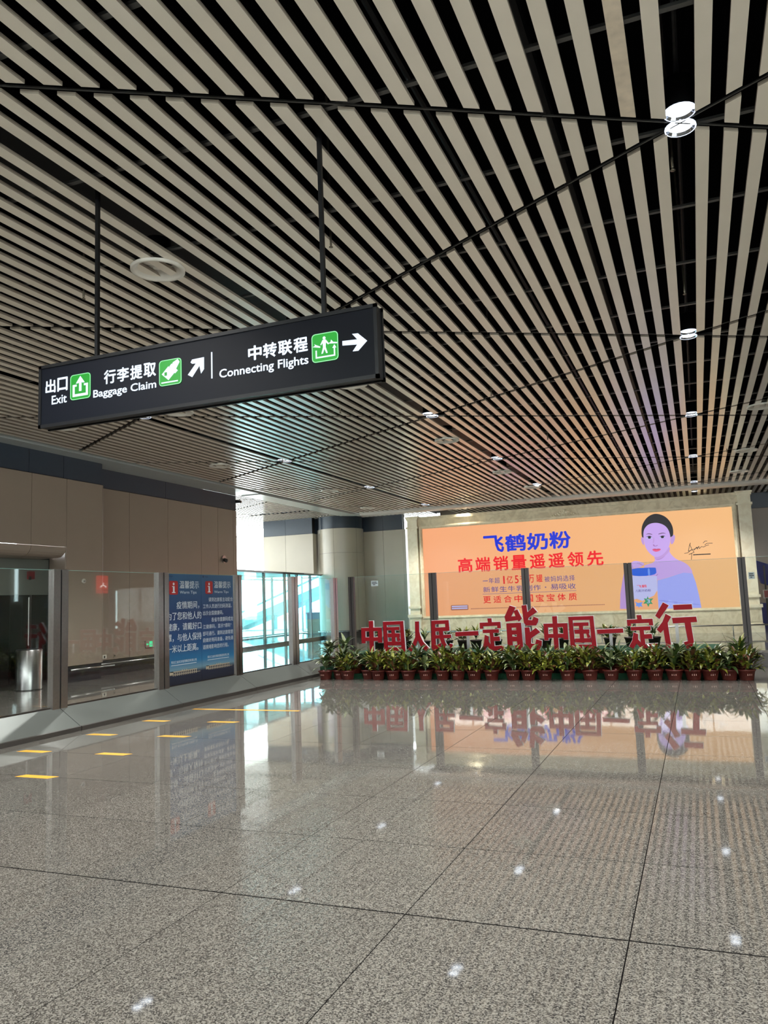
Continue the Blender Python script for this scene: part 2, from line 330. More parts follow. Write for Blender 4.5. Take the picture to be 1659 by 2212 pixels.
LED_TEXT = [('飞鹤奶粉', 0, [-8.04, -4.543, 3.44, 4.094]), ('高端销量遥遥领先', 1, [-9.181, -3.34, 2.678, 3.247]), ('一年超', 2, [-8.171, -7.464, 2.164, 2.388]), ('1亿5千万罐', 1, [-7.372, -5.731, 2.126, 2.436]), ('被妈妈选择', 2, [-5.649, -4.464, 2.126, 2.351]), ('新鲜生牛乳制作·易吸收', 2, [-8.174, -4.446, 1.808, 2.03]), ('更适合中国宝宝体质', 1, [-8.186, -4.435, 1.369, 1.646])]
LED_RULE = [-8.208, -4.436, 1.731, 1.745]
LED_CAPTION = [-9.587, -8.834, 1.12, 1.336]
LED_FOOT = [-8.732, -3.379, 1.133, 1.184]
WOMAN = {'hair': [(-1.854, 3.695), (-1.835, 4.019), (-1.759, 4.217), (-1.631, 4.391), (-1.481, 4.489), (-1.305, 4.537), (-1.118, 4.494), (-0.936, 4.388), (-0.815, 4.238), (-0.727, 4.054), (-0.7, 3.86), (-0.719, 3.653), (-0.798, 3.606), (-0.843, 3.609), (-1.793, 3.631)], 'neck': [(-1.473, 3.026), (-1.401, 2.701), (-1.79, 2.601), (-1.869, 2.565), (-1.602, 2.031), (-1.376, 2.001), (-0.46, 2.247), (-0.116, 2.16), (-0.205, 2.44), (-0.394, 2.627), (-0.645, 2.74), (-0.803, 2.888), (-0.913, 3.074), (-0.884, 3.312)], 'arm': [(-2.84, 0.975), (-2.784, 1.558), (-2.656, 2.119), (-2.55, 2.519), (-2.401, 2.693), (-2.163, 2.774), (-1.897, 2.707), (-1.827, 2.623), (-2.023, 2.565), (-2.239, 2.511), (-2.32, 2.184), (-2.503, 0.965)], 'ear_left': [(-1.875, 3.664), (-1.796, 3.692), (-1.774, 3.35), (-1.833, 3.386), (-1.878, 3.514)], 'ear_right': [(-0.826, 3.588), (-0.716, 3.693), (-0.658, 3.665), (-0.66, 3.537), (-0.733, 3.362), (-0.827, 3.316)], 'face': [(-1.791, 3.651), (-1.777, 3.853), (-1.719, 4.011), (-1.563, 4.154), (-1.33, 4.194), (-1.106, 4.138), (-0.927, 4.004), (-0.837, 3.789), (-0.817, 3.547), (-0.865, 3.31), (-0.973, 3.117), (-1.136, 2.958), (-1.331, 2.873), (-1.463, 2.897), (-1.606, 3.033), (-1.716, 3.201), (-1.77, 3.406)], 'dress': [(-1.406, 2.002), (-1.069, 2.078), (-0.46, 2.247), (-0.15, 2.201), (-0.064, 1.883), (0.017, 1.372), (0.062, 0.923), (-1.462, 0.932)], 'dress_fold': [(-1.411, 1.267), (-0.764, 1.166), (0.037, 1.06), (0.047, 1.013), (-0.767, 1.119), (-1.414, 1.228)], 'pack': [(-2.418, 2.168), (-2.249, 2.209), (-1.413, 2.17), (-1.436, 0.932), (-2.485, 0.944)], 'pack_lid': [(-2.414, 2.504), (-1.454, 2.495), (-1.418, 2.462), (-1.416, 2.182), (-2.428, 2.197)], 'pack_band': [(-2.461, 1.284), (-2.187, 1.335), (-2.002, 1.248), (-1.569, 1.432), (-1.434, 1.625), (-1.436, 0.932), (-2.485, 0.944)], 'blue_star': [(-2.271, 1.238), (-2.16, 1.174), (-1.985, 1.208), (-2.042, 1.11), (-1.998, 1.029), (-2.1, 1.052), (-2.135, 0.993), (-2.169, 1.054), (-2.253, 1.057), (-2.221, 1.136)], 'green_star': [(-1.798, 1.42), (-1.76, 1.319), (-1.595, 1.333), (-1.69, 1.225), (-1.63, 1.116), (-1.743, 1.132), (-1.797, 1.01), (-1.849, 1.143), (-1.978, 1.148), (-1.888, 1.236), (-1.937, 1.346), (-1.836, 1.322)], 'brow_left': [(-1.715, 3.751), (-1.596, 3.808), (-1.454, 3.758), (-1.463, 3.734), (-1.598, 3.772)], 'brow_right': [(-1.25, 3.724), (-1.24, 3.756), (-1.085, 3.806), (-0.931, 3.739), (-1.088, 3.77)], 'eye_left': [(-1.7, 3.633), (-1.635, 3.685), (-1.539, 3.687), (-1.465, 3.609), (-1.547, 3.582), (-1.642, 3.584)], 'lash_left': [(-1.714, 3.654), (-1.634, 3.697), (-1.534, 3.703), (-1.455, 3.629), (-1.536, 3.675), (-1.636, 3.673)], 'lash_right': [(-1.227, 3.622), (-1.147, 3.677), (-1.049, 3.679), (-0.984, 3.638), (-1.051, 3.651), (-1.142, 3.653)], 'hand': [(-2.266, 2.626), (-2.273, 2.747), (-2.17, 2.782), (-2.01, 2.754), (-1.868, 2.694), (-1.826, 2.635), (-1.907, 2.567), (-2.027, 2.512), (-2.144, 2.49), (-2.238, 2.523)], 'finger_gap': [(-2.091, 2.697), (-1.978, 2.659), (-1.868, 2.581), (-1.876, 2.569), (-1.987, 2.639), (-2.092, 2.681)], 'nose_side': [(-1.415, 3.667), (-1.399, 3.565), (-1.423, 3.445), (-1.458, 3.387), (-1.461, 3.448), (-1.437, 3.567)], 'lip_upper': [(-1.526, 3.178), (-1.41, 3.207), (-1.351, 3.183), (-1.281, 3.199), (-1.17, 3.169), (-1.346, 3.147)], 'hair_strand': [(-1.793, 3.631), (-1.785, 3.853), (-1.719, 4.011), (-1.741, 4.029), (-1.813, 3.896), (-1.827, 3.694)], 'neck_shade': [(-1.463, 2.897), (-1.332, 2.865), (-1.125, 2.95), (-0.933, 3.155), (-1.004, 2.959), (-1.205, 2.79), (-1.397, 2.761)], 'pack_shine': [(-1.722, 2.477), (-1.647, 2.465), (-1.648, 2.185), (-1.724, 2.188)], 'chest_line': [(-1.5, 2.126), (-1.365, 2.259), (-1.35, 2.251), (-1.475, 2.097)], 'eye_right': [(-1.228, 3.61), (-1.148, 3.669), (-1.049, 3.671), (-0.992, 3.627), (-1.056, 3.579), (-1.148, 3.569)], 'iris_left': [(-1.608, 3.683), (-1.532, 3.682), (-1.513, 3.633), (-1.539, 3.59), (-1.615, 3.595), (-1.635, 3.641)], 'iris_right': [(-1.14, 3.673), (-1.065, 3.668), (-1.045, 3.622), (-1.071, 3.58), (-1.147, 3.585), (-1.166, 3.63)], 'nose': [(-1.476, 3.348), (-1.428, 3.377), (-1.396, 3.295), (-1.309, 3.338), (-1.28, 3.32), (-1.359, 3.284), (-1.434, 3.289)], 'lips': [(-1.518, 3.181), (-1.403, 3.199), (-1.347, 3.179), (-1.281, 3.195), (-1.177, 3.169), (-1.258, 3.102), (-1.374, 3.076), (-1.466, 3.114)], 'cheek_shade': [(-1.463, 2.897), (-1.331, 2.873), (-1.136, 2.958), (-0.973, 3.117), (-0.887, 3.264), (-0.861, 3.11), (-1.044, 2.921), (-1.243, 2.792), (-1.433, 2.783)]}
PACK_TEXT = [('3', [-1.838, -1.724, 1.161, 1.3]), ('飞鹤', [-2.154, -1.809, 1.751, 1.859]), ('儿配方奶粉', [-2.223, -1.661, 1.592, 1.685])]
SIGNATURE = [[(-0.376, 2.963), (-0.256, 2.976), (-0.099, 3.105), (-0.16, 3.267), (-0.136, 3.345), (-0.182, 3.229), (-0.233, 3.034), (-0.026, 3.101), (0.127, 3.171)], [(-0.147, 2.713), (-0.118, 2.948), (-0.224, 2.915), (-0.035, 2.983), (-0.082, 3.084)], [(-0.029, 3.061), (0.072, 3.174), (0.084, 3.094), (0.147, 3.201), (0.159, 3.109), (0.237, 3.184), (0.309, 3.16), (0.404, 3.213), (0.496, 3.227)], [(0.302, 3.31), (0.381, 3.383), (0.453, 3.375)], [(0.351, 3.236), (0.428, 3.29), (0.627, 3.285)]]
SIGN_CAP = [-0.077, 0.523, 2.873, 2.909]
POSTER = [[('温馨提示', [11.398, 11.966, 1.956, 2.088]), ('Warm Tips', [11.403, 11.891, 1.849, 1.915]), ('疫情期间，', [11.306, 11.967, 1.6, 1.733]), ('为了您和他人的', [11.039, 12.032, 1.415, 1.55]), ('健康，请戴好口', [11.038, 12.028, 1.231, 1.359]), ('罩，与他人保持', [11.036, 12.029, 1.045, 1.178]), ('一米以上距离。', [11.034, 11.929, 0.863, 0.993]), ('黑龙江省机场管理集团有限公司', [11.147, 11.874, 0.678, 0.724]), ('HLJA', [11.095, 11.206, 2.146, 2.175])], [('温馨提示', [12.446, 13.003, 1.965, 2.093]), ('Warm Tips', [12.451, 12.93, 1.857, 1.917]), ('请到达旅客主动配合', [12.265, 13.07, 1.715, 1.793]), ('工作人员进行扫码测温，', [12.087, 13.03, 1.592, 1.672]), ('出示全国健康码。', [12.085, 12.741, 1.469, 1.549]), ('各省市健康码或龙', [12.348, 13.073, 1.342, 1.426]), ('江健康码，显示“绿码”', [12.08, 13.011, 1.223, 1.302]), ('即可通行。请到达旅客提', [12.078, 13.066, 1.098, 1.177]), ('前做好亮码准备，避免通', [12.076, 13.063, 0.981, 1.059]), ('道拥堵影响您的行程。', [12.073, 12.903, 0.859, 0.938]), ('黑龙江省机场管理集团有限公司', [12.213, 12.914, 0.69, 0.736]), ('HLJA', [12.157, 12.258, 2.155, 2.18])]]
POSTER_ICON = [[11.106, 11.35, 1.85, 2.085], [12.168, 12.402, 1.858, 2.091]]
POSTER_BUILD = [[11.123, 11.888, 0.47, 0.546], [12.175, 12.934, 0.484, 0.561]]
POSTER_LOGO = [[11.05, 11.076, 2.138, 2.192], [12.071, 12.143, 2.15, 2.193]]
POTS = [-7.488, -7.209, -6.966, -6.548, -6.28, -5.95, -5.615, -5.241, -4.882, -4.567, -4.228, -3.876, -3.458, -3.154, -2.836, -2.412, -1.996, -1.612, -1.204, -0.843, -0.512, -0.194, 0.089, 0.39, 0.672]
NOTICE = [[-7.453, -7.268, 1.981, 2.111], [0.986, 1.099, 1.776, 1.913]]
# ================================================================== STRUCTURE
ZC = 5.31                       # underside of the slats
TX, TY, TS = -0.42, 3.95, 1.105 # floor joint origin and tile size

# ---- floor: grout bed, granite tiles
floor = struct('floor', MB().box(-21.1, 11.2, -6.2, 40.1, -.12, -.002), M['grout'])
tiles = []
for i in range(-18, 10):
    for j in range(-9, 32):
        if j == -1: continue            # the row under the camera is laid with double-length slabs
        x0 = TX + i * TS; y0 = TY + j * TS
        cx, cy = x0 + TS / 2, y0 + TS / 2
        f = cx * CAM_F[0] + cy * CAM_F[1]; rr = cx * CAM_R[0] + cy * CAM_R[1]
        seen = f > .8 and abs(rr) < f * .62 + 1
        tiles.append((0 if seen else 1, math.hypot(cx, cy), x0, y0))
tiles.sort()
tile_mb = MB().box(0.003, TS - 0.003, 0.005, TS - 0.005, -.02, 0)
tile_me = tile_mb.mesh('floor_tile', M['granite'])
rest = MB()
for k, (s_, d, x0, y0) in enumerate(tiles):
    if k < 300:
        o = bpy.data.objects.new('floor_tile', tile_me); C.objects.link(o); o.location = (x0, y0, 0); o.parent = floor
        if abs(y0 - (TY - 2 * TS)) < .01: o.scale.y = 2
    else:
        rest.box(x0 + 0.003, x0 + TS - 0.003, y0 + 0.005, y0 + TS * (2 if abs(y0 - (TY - 2 * TS)) < .01 else 1) - 0.005, -.02, 0)
rest.build('floor_tile_field', M['granite'], floor, kind='stuff')

# ---- ceiling: black lid of the void above, slats below
ceiling = struct('ceiling', MB().box(-21.2, 14, -8, 41, 6.9, 7.1), M['black'])
LX = [5.088, .153, -4.782, -9.717]
SW, SP = .11, .2196
xs = []
for a, b in zip(LX[1:], LX):
    xs += [a + .11 + SP * k for k in range(22)]
xs += [LX[0] + .11 + SP * k for k in range(18)]
xl = [LX[-1] - .11 - SW - SP * k for k in range(16)]
SLOPE = 2.84 / 4.935
def cuts(xc):
    o = []
    for k in range(-4, 8):
        o.append((6.40 + 5.68 * k + SLOPE * (xc - .153), 1)); o.append((6.40 + 5.68 * k - SLOPE * (xc - .153), -1))
    return sorted(o)
pieces = []
def slats(xlist, ya, yb, z, gap=.063, minlen=.1):
    for x0 in xlist:
        xc = x0 + SW / 2; cs = [(ya - gap, 0)] + [c for c in cuts(xc) if ya < c[0] < yb] + [(yb + gap, 0)]
        for (c0, s0), (c1, s1) in zip(cs, cs[1:]):
            a = c0 + gap; b = c1 - gap
            if b - a < minlen: continue
            h = SW / 2
            pts = [(x0, a - h * s0 * SLOPE), (x0 + SW, a + h * s0 * SLOPE), (x0 + SW, b + h * s1 * SLOPE), (x0, b - h * s1 * SLOPE)]
            # how large it shows
            cxx, cyy = xc, (a + b) / 2
            def pr(x, y):
                dz = z - 1.6; f = x * CAM_F[0] + y * CAM_F[1] + dz * CAM_F[2]
                if f < .3: return None
                return (829.5 + 1691 * (x * CAM_R[0] + y * CAM_R[1] + dz * CAM_R[2]) / f, 1106 - 1691 * (x * CAM_U[0] + y * CAM_U[1] + dz * CAM_U[2]) / f)
            best = 0; n = 8
            for q in range(n):
                yy = a + (b - a) * (q + .5) / n
                p0 = pr(x0, yy); p1 = pr(x0 + SW, yy); p2 = pr(x0, yy + (b - a) / n)
                if p0 and p1 and p2 and -20 < p0[0] < 1680 and -20 < p0[1] < 2212:
                    best += abs((p1[0] - p0[0]) * (p2[1] - p0[1]) - (p1[1] - p0[1]) * (p2[0] - p0[0]))
            pieces.append((best, pts, z))
slats(xs + [x for x in xl if x > -13.15], -6, 29.86, ZC)
slats([x for x in xs if x > -11.2], 30.62, 35.95, ZC + .03)
struct('wall_behind_screen', MB().box(-11.3, 11, 36, 36.2, 0, 6.95), M['panel'])
xfar = [-11.45 - SP * k for k in range(46)]
slats(xfar, 30.62, 35.9, 5.66)
slats([x for x in xfar if x < -14.0], 22.5, 30.3, 5.66)
pieces.sort(key=lambda p: -p[0])
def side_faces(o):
    """shade on the slat edges is put into a darker edge colour"""
    o.data.materials.append(M['slat_side_shade'])
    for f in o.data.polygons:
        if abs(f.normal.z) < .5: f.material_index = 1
field = MB()
for k, (a, pts, z) in enumerate(pieces):
    if k < 300:
        c = pts[0]
        worn = abs(pts[0][0] - (.153 - .11 - SW - SP * 1)) < .02 and pts[0][1] < 6.0 and pts[2][1] > 4.5
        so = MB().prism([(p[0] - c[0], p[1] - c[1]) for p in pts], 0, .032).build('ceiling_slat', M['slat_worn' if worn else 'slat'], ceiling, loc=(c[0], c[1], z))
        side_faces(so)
    else:
        field.prism(pts, z, z + .032)
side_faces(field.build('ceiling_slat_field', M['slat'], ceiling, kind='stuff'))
# carrier rails across, above the slats
for k in range(-7, 21):
    y = 5.1 + 1.44 * k
    if y < 29.6: MB().box(-13.3, 9, y - .022, y + .022, ZC + .05, ZC + .075).build('carrier_rail', M['rail'], ceiling)
# thin trim rods that run along the diagonal joints
for k in range(-3, 7):
    for s in (1, -1):
        mb = MB(); xa, xb = -13.1, 8.5
        ya = 6.40 + 5.68 * k + s * SLOPE * (xa - .153) + .05; yb = 6.40 + 5.68 * k + s * SLOPE * (xb - .153) + .05
        # clip to ceiling
        t0, t1 = 0, 1
        for lim, up in ((-6, 0), (29.7, 1)):
            if abs(yb - ya) > 1e-6:
                t = (lim - ya) / (yb - ya)
                if (yb > ya) == bool(up): t1 = min(t1, t)
                else: t0 = max(t0, t)
        if t1 - t0 < .02: continue
        P = lambda t: (xa + (xb - xa) * t, ya + (yb - ya) * t, ZC + .044)
        mb.tube(P(t0), P(t1), .009, 4); mb.build('joint_rod', M['rail'], ceiling)
# service pipes and ducts in the void, running with the slats
for x, z, r in ((-.9, 5.75, .05), (-3.7, 5.8, .045), (-1.9, 5.9, .03), (2.2, 5.8, .05), (-7.3, 5.8, .06), (.15, 5.62, .02)):
    MB().tube((x, -5, z), (x, 29.5, z), r, 8).build('service_pipe', M['black_metal'], ceiling)
MB().box(-6.2, -5.4, -5, 29, 5.9, 6.3).build('duct', M['black_metal'], ceiling)

# ---- beam that closes the main ceiling, and pale cornice strip along the left
pr = [(29.88, ZC + .2), (29.88, 5.27), (29.93, 5.21), (30.05, 5.185), (30.35, 5.185), (30.5, 5.21), (30.58, 5.28), (30.6, ZC + .4)]
beam = struct('trim_1', MB().prism([(a, b) for a, b in pr], -12.9, 9, axis='x'), M['beam'])
mb = MB(); n = 8
arc = [(-12.9 - .30 * math.sin(math.pi / 2 * i / n) * 1, 29.88 - .30 + .30 * math.cos(math.pi / 2 * i / n)) for i in range(n + 1)]
outer = [(-13.95, 29.0), (-13.95, 29.6)] + [(-13.95 + 1.05 * (1 - math.cos(math.pi / 2 * i / n)), 29.6 + 1.0 * math.sin(math.pi / 2 * i / n)) for i in range(1, n + 1)]
mb.prism([(-13.2, 22.4), (-13.2, 29.58)] + arc[::-1][1:] + [(-12.9, 30.6)] + outer[::-1][1:] + [(-13.95, 22.4)], 5.27, 5.9)
struct('trim_2', mb, M['cornice'])
struct('trim_3', MB().box(-14.12, -13.2, -6, 22.4, 5.29, 5.42), M['cornice'])
struct('trim_4', MB().box(-14.0, -13.95, 22.4, 30.4, 5.3, 5.75), M['cornice'])

# ---- left wall, near part (with the entrance opening) and far part
WN, WF = -13.6, -14.1
wall_left = struct('wall_left', MB().box(WN - .30, WN - .05, 14.46, 15.40, 0, 5.29).box(WF - .35, WF - .05, 15.4, 22.32, 0, 5.29)
                   .box(WN - .35, WN - .05, -7.9, 14.3, 3.2, 5.29).box(WF - .6, WF - .06, 22.30, 22.36, 0, 5.29), M['joint'])
def panels_x(parent, x, ys, z0, z1, m, name='wall_panel', t=.05, g=.006):
    for a, b in zip(ys, ys[1:]):
        MB().box(x - t, x, a + g, b - g, z0, z1).build(name, m, parent)
near = [-4.0, -2.4, -.8, .8, 2.4, 4.0, 5.6, 7.2, 9.0, 10.55, 11.85, 13.16, 14.21, 15.40]
panels_x(wall_left, WN, near[:-1], 3.14, 4.74, M['panel'])
panels_x(wall_left, WN, near[-2:], .385, 4.74, M['panel'])
panels_x(wall_left, WN - .03, [-4, -1, 2, 5, 8, 10.9, 13.10, 14.13, 15.38], 4.76, 5.29, M['band'], 'band_panel')
# rounded outer corner of the near part, side return
MB().lathe([(.06, .385), (.06, 4.74)], WN - .06, 15.40, 6, a0=0, a1=math.pi / 2).build('corner_cap', M['panel'], wall_left, smooth=True)
MB().box(WF, WN - .06, 15.41, 15.46, .385, 4.74).build('wall_panel', M['panel'], wall_left)
MB().box(WF, WN - .05, 15.38, 15.44, 4.76, 5.29).build('band_panel', M['band'], wall_left)
far = [15.46, 17.0, 18.66, 20.30, 21.21, 22.10]
panels_x(wall_left, WF, far, .385, 4.78, M['panel'])
panels_x(wall_left, WF - .03, [15.46, 18.6, 22.04, 22.34], 4.80, 5.29, M['band'], 'band_panel')
MB().prism([(WF, 22.106), (WF, 22.30), (WF - .05, 22.39), (WF - .3, 22.39), (WF - .3, 22.34), (WF - .05, 22.106)], .385, 4.78).build('corner_cap', M['panel'], wall_left)
# rounded soffit over the entrance
for a, b in zip(near[7:-2], near[8:-1]):
    pts = [(WN - .0, 3.13)] + [(WN - .26 + .26 * math.cos(t), 3.13 - .24 * math.sin(t)) for t in (.3, .6, .9, 1.2, 1.57)] + [(WN - .8, 2.89), (WN - .8, 3.13)]
    mb = MB(); n = len(pts); vs = [(p[0], yy, p[1]) for yy in (a + .006, b - .006) for p in pts]
    mb.add(vs, [tuple(range(n)), tuple(range(2 * n - 1, n - 1, -1))] + [(i, n + i, n + (i + 1) % n, (i + 1) % n) for i in range(n)])
    mb.build('soffit_panel', M['panel'], wall_left)
MB().prism([(WN, 14.215), (WN - .02, 14.27), (-14.42, 14.60), (-14.42, 14.52)], 0, 3.13).build('jamb_panel', M['panel'], wall_left)
# dark base and bumper rails
MB().box(WN - .06, WN - .02, 14.22, 15.40, 0, .38).box(WF - .06, WF - .02, 15.4, 22.38, 0, .38).build('wall_base', M['base'], wall_left)
def bumper(p0, p1, parent, name='bumper_rail'):
    MB().tube(p0, p1, .026, 10).build(name, M['steel'], parent, smooth=True)
bumper((WN + .07, 14.3, .29), (WN + .07, 15.75, .29), wall_left)
bumper((WF + .07, 15.5, .29), (WF + .07, 22.3, .29), wall_left)
for y in (14.6, 15.3): MB().box(WN - .03, WN + .06, y - .015, y + .015, .28, .30).build('rail_bracket', M['steel_dark'], wall_left)
for y in (16.0, 17.6, 19.2, 20.8, 22.0): MB().box(WF - .03, WF + .06, y - .015, y + .015, .28, .30).build('rail_bracket', M['steel_dark'], wall_left)

# ---- entrance: glazed screen in the opening and the room behind
ent = empty('door_1', (-14.42, 11, 0)); ent['kind'] = 'structure'
MB().box(-14.50, -14.44, 7, 14.52, 2.06, 2.89).build('transom_panel', M['frosted'], ent)
for a, b in ((7, 8.9), (8.9, 10.8), (10.8, 12.4), (12.4, 13.42), (13.42, 14.0), (14.0, 14.5)):
    MB().box(-14.48, -14.465, a + .01, b - .01, .06, 2.05).build('glass_pane', M['glass_dark'], ent)
for y in (7, 8.9, 10.8, 12.4, 14.0): MB().box(-14.50, -14.445, y - .02, y + .02, 0, 2.06).build('door_frame', M['steel_dark'], ent)
MB().tube((-14.36, 13.86, .9), (-14.36, 13.86, 2.0), .018, 8).build('pull_handle', M['steel'], ent)
room = struct('wall_entrance_room', MB().box(-18.2, -18.1, 6, 14.8, 0, 3).box(-18.1, -14.5, 14.75, 14.85, 0, 3).box(-18.1, -14.5, 6.9, 7.0, 0, 3).box(-18.1, -14.5, 7, 14.8, 2.9, 3), mat('room_wall', (60, 66, 62), rough=.6))
MB().box(-17.6, -16.9, 9.5, 12.8, 0, .85).box(-17.4, -17.3, 13.0, 14.0, 0, 2.0).build('counter', M['base'], room)
# closed wall in front of the out-of-view part of the left side
struct('wall_left_front', MB().box(-14.2, -13.7, -8, 6.95, 0, 3.2), M['panel'])

# ---- back walls: beige wall left of the column, wall right of it
def wall_y(name, y, x0, x1, seams, zb, zt, z0=.30, ml='panel_light', zlow=0):
    wl = struct(name, MB().box(x0, x1, y + .05, y + .3, zlow, zt), M['joint'])
    ss = [x0] + seams + [x1]
    for a, b in zip(ss, ss[1:]):
        MB().box(a + .006, b - .006, y, y + .05, z0, zb).build('wall_panel', M[ml], wl)
        MB().box(a + .004, b - .004, y + .02, y + .05, zb + .01, zt).build('band_panel', M['band'], wl)
    if not zlow: MB().box(x0, x1, y + .03, y + .06, 0, z0).build('wall_base', M['base'], wl)
    return wl
wb1 = wall_y('wall_back_left', 33.0, -19.36, -16.72, [-18.15], 4.90, 5.66, 2.99, zlow=2.99)
wb1b = wall_y('wall_back_recess', 33.6, -17.8, -15.9, [], 4.92, 5.66, 2.99, zlow=2.99)
MB().box(-16.73, -16.68, 32.99, 33.34, 2.99, 4.90).build('corner_cap', M['panel_light'], wb1)
wb2 = wall_y('wall_back_centre', 34.6, -15.2, -12.75, [-13.75], 4.95, 5.66)
MB().box(-12.75, -12.62, 34.6, 35.0, .3, 4.95).build('corner_cap', M['panel_light'], wb2)
bumper((-15.0, 34.5, .29), (-12.4, 34.5, .29), wb2)
wr = wall_y('wall_back_right', 34.2, 1.9, 10.0, [3.2, 4.9, 6.6, 8.3], 4.72, 5.34, .3, 'panel')
# round column
column = struct('column', MB().lathe([(1.03, 0), (1.03, 5.66)], -15.75, 34.1, 48), M['joint'])
CX, CY, CR = -15.75, 34.1, 1.10
for k in range(6):
    a0 = math.radians(-175 + 60 * k + 32); a1 = a0 + math.radians(60)
    for z0, z1, m in ((.33, 3.93, 'panel_light'), (3.94, 5.08, 'panel_light')):
        MB().lathe([(CR - .03, z0), (CR, z0), (CR, z1), (CR - .03, z1)], CX, CY, 14, a0=a0 + .004, a1=a1 - .004).build('column_panel', M[m], column, smooth=False)
    MB().lathe([(CR - .06, 5.09), (CR - .035, 5.09), (CR - .035, 5.66)], CX, CY, 14, a0=a0 + .003, a1=a1 - .003).build('column_band', M['band'], column)
MB().lathe([(CR - .04, 0), (CR - .04, .33)], CX, CY, 48).build('column_base', M['base'], column, smooth=True)
n = 16
mb = MB()
for i in range(n):
    t0 = math.radians(-150 + 120 * i / n); t1 = math.radians(-150 + 120 * (i + 1) / n)
    mb.tube((CX + 1.18 * math.cos(t0), CY + 1.18 * math.sin(t0), .29), (CX + 1.18 * math.cos(t1), CY + 1.18 * math.sin(t1), .29), .026, 6)
mb.build('bumper_rail', M['steel'], column, smooth=True)

# ---- outer glazing
def window_x(name, x, y0, y1, z0, z1, ys, zs, m='glass'):
    wd = struct(name, MB().box(x - .05, x + .05, y0, y1, z0 - .06, z0).box(x - .05, x + .05, y0, y1, z1, z1 + .1), M['steel_dark'])
    yy = [y0] + ys + [y1]
    for a, b in zip(yy, yy[1:]): MB().box(x - .01, x + .01, a, b, z0, z1).build('glass_pane', M[m], wd)
    for y in yy: MB().box(x - .06, x + .06, y - .03, y + .03, z0, z1).build('mullion', M['steel_dark'], wd)
    for z in zs: MB().box(x - .05, x + .05, y0, y1, z - .03, z + .03).build('transom', M['steel_dark'], wd)
    return wd
def window_y(name, y, x0, x1, z0, z1, xs_, zs, m='glass'):
    wd = struct(name, MB().box(x0, x1, y - .05, y + .05, z0 - .06, z0).box(x0, x1, y - .05, y + .05, z1, z1 + .1), M['steel_dark'])
    yy = [x0] + xs_ + [x1]
    for a, b in zip(yy, yy[1:]): MB().box(a, b, y - .01, y + .01, z0, z1).build('glass_pane', M[m], wd)
    for x in yy: MB().box(x - .03, x + .03, y - .06, y + .06, z0, z1).build('mullion', M['steel_dark'], wd)
    for z in zs: MB().box(x0, x1, y - .05, y + .05, z - .03, z + .03).build('transom', M['steel_dark'], wd)
    return wd
window_x('window_1', -21, 20, 39, .1, 6.2, [22.4, 24.8, 27.2, 29.6, 32.0, 36.6], [2.95, 5.04])
window_y('window_2', 40, -21, -9, .1, 6.2, [-18.6, -16.2, -13.8, -11.4], [3.09, 4.97])
struct('wall_window_sill', MB().box(-15.6, 14, 39.8, 39.93, 0, .84), M['base'])
struct('wall_header_left', MB().box(-21.1, -20.9, 16, 40, 6.3, 6.95), M['band'])
struct('wall_header_back', MB().box(-21, 14, 39.9, 40.1, 6.3, 6.95).box(-9, 14, 39.9, 40.1, 0, 6.3), M['band'])
struct('wall_side_left', MB().box(-21.1, -14.4, 19.8, 20, 0, 6.95).box(-14.6, -14.3, -8, 20, 5.3, 6.95), M['panel'])
struct('wall_right', MB().box(11.0, 11.2, 3, 40, 0, 6.95).box(11.0, 11.2, -6, 3, 5.25, 6.95), M['panel_light'])
struct('wall_front', MB().box(-14.2, 11.2, -6.2, -6, 5.25, 6.95).box(-14.2, 8.6, -6.2, -6, 0, 3.2), M['panel'])
window_y('fill_window_front', -6.1, -14.2, 11, 3.2, 5.2, [-11.8 + 2.4 * k for k in range(10)], [])  # unseen clerestory behind the camera, added to let in fill daylight
window_x('fill_window_right', 11.1, -6, 3, .1, 5.2, [-3.6, -1.2, 1.2], [2.9])  # unseen right-hand glazing, added as a second opening for fill daylight

# ---- low glass vestibule
VA, VB = Vector((-15.78, 24.6, 0)), Vector((-16.45, 33.45, 0))
vest = empty('glass_vestibule', (-16.1, 29, 0), 'low glass vestibule with teal panes and grey frames beside the round column', 'vestibule')
def vp(y): return VA.x + (VB.x - VA.x) * (y - VA.y) / (VB.y - VA.y)
def vbar(y0, y1, z0, z1, t, name, m):
    return MB().prism([(vp(y0) - t, y0), (vp(y0) + t, y0), (vp(y1) + t, y1), (vp(y1) - t, y1)], z0, z1).build(name, M[m], vest)
VY = [22.6, 27.2, 29.15, 29.6, 31.9, 33.5]
for a, b in zip(VY, VY[1:]): vbar(a, b, .10, 2.90, .008, 'glass_pane', 'glass_teal')
for y in VY + [30.4]: vbar(y - .045, y + .045, 0, 2.90, .05, 'mullion', 'steel_dark')
vbar(22.55, 33.55, 2.90, 2.98, .06, 'top_rail', 'steel_dark')
vbar(22.55, 33.55, 0, .10, .05, 'bottom_rail', 'steel_dark')
MB().box(-20.9, vp(29) - .1, 22.6, 33.0, 2.93, 2.97).build('roof', M['white_plastic'], vest)
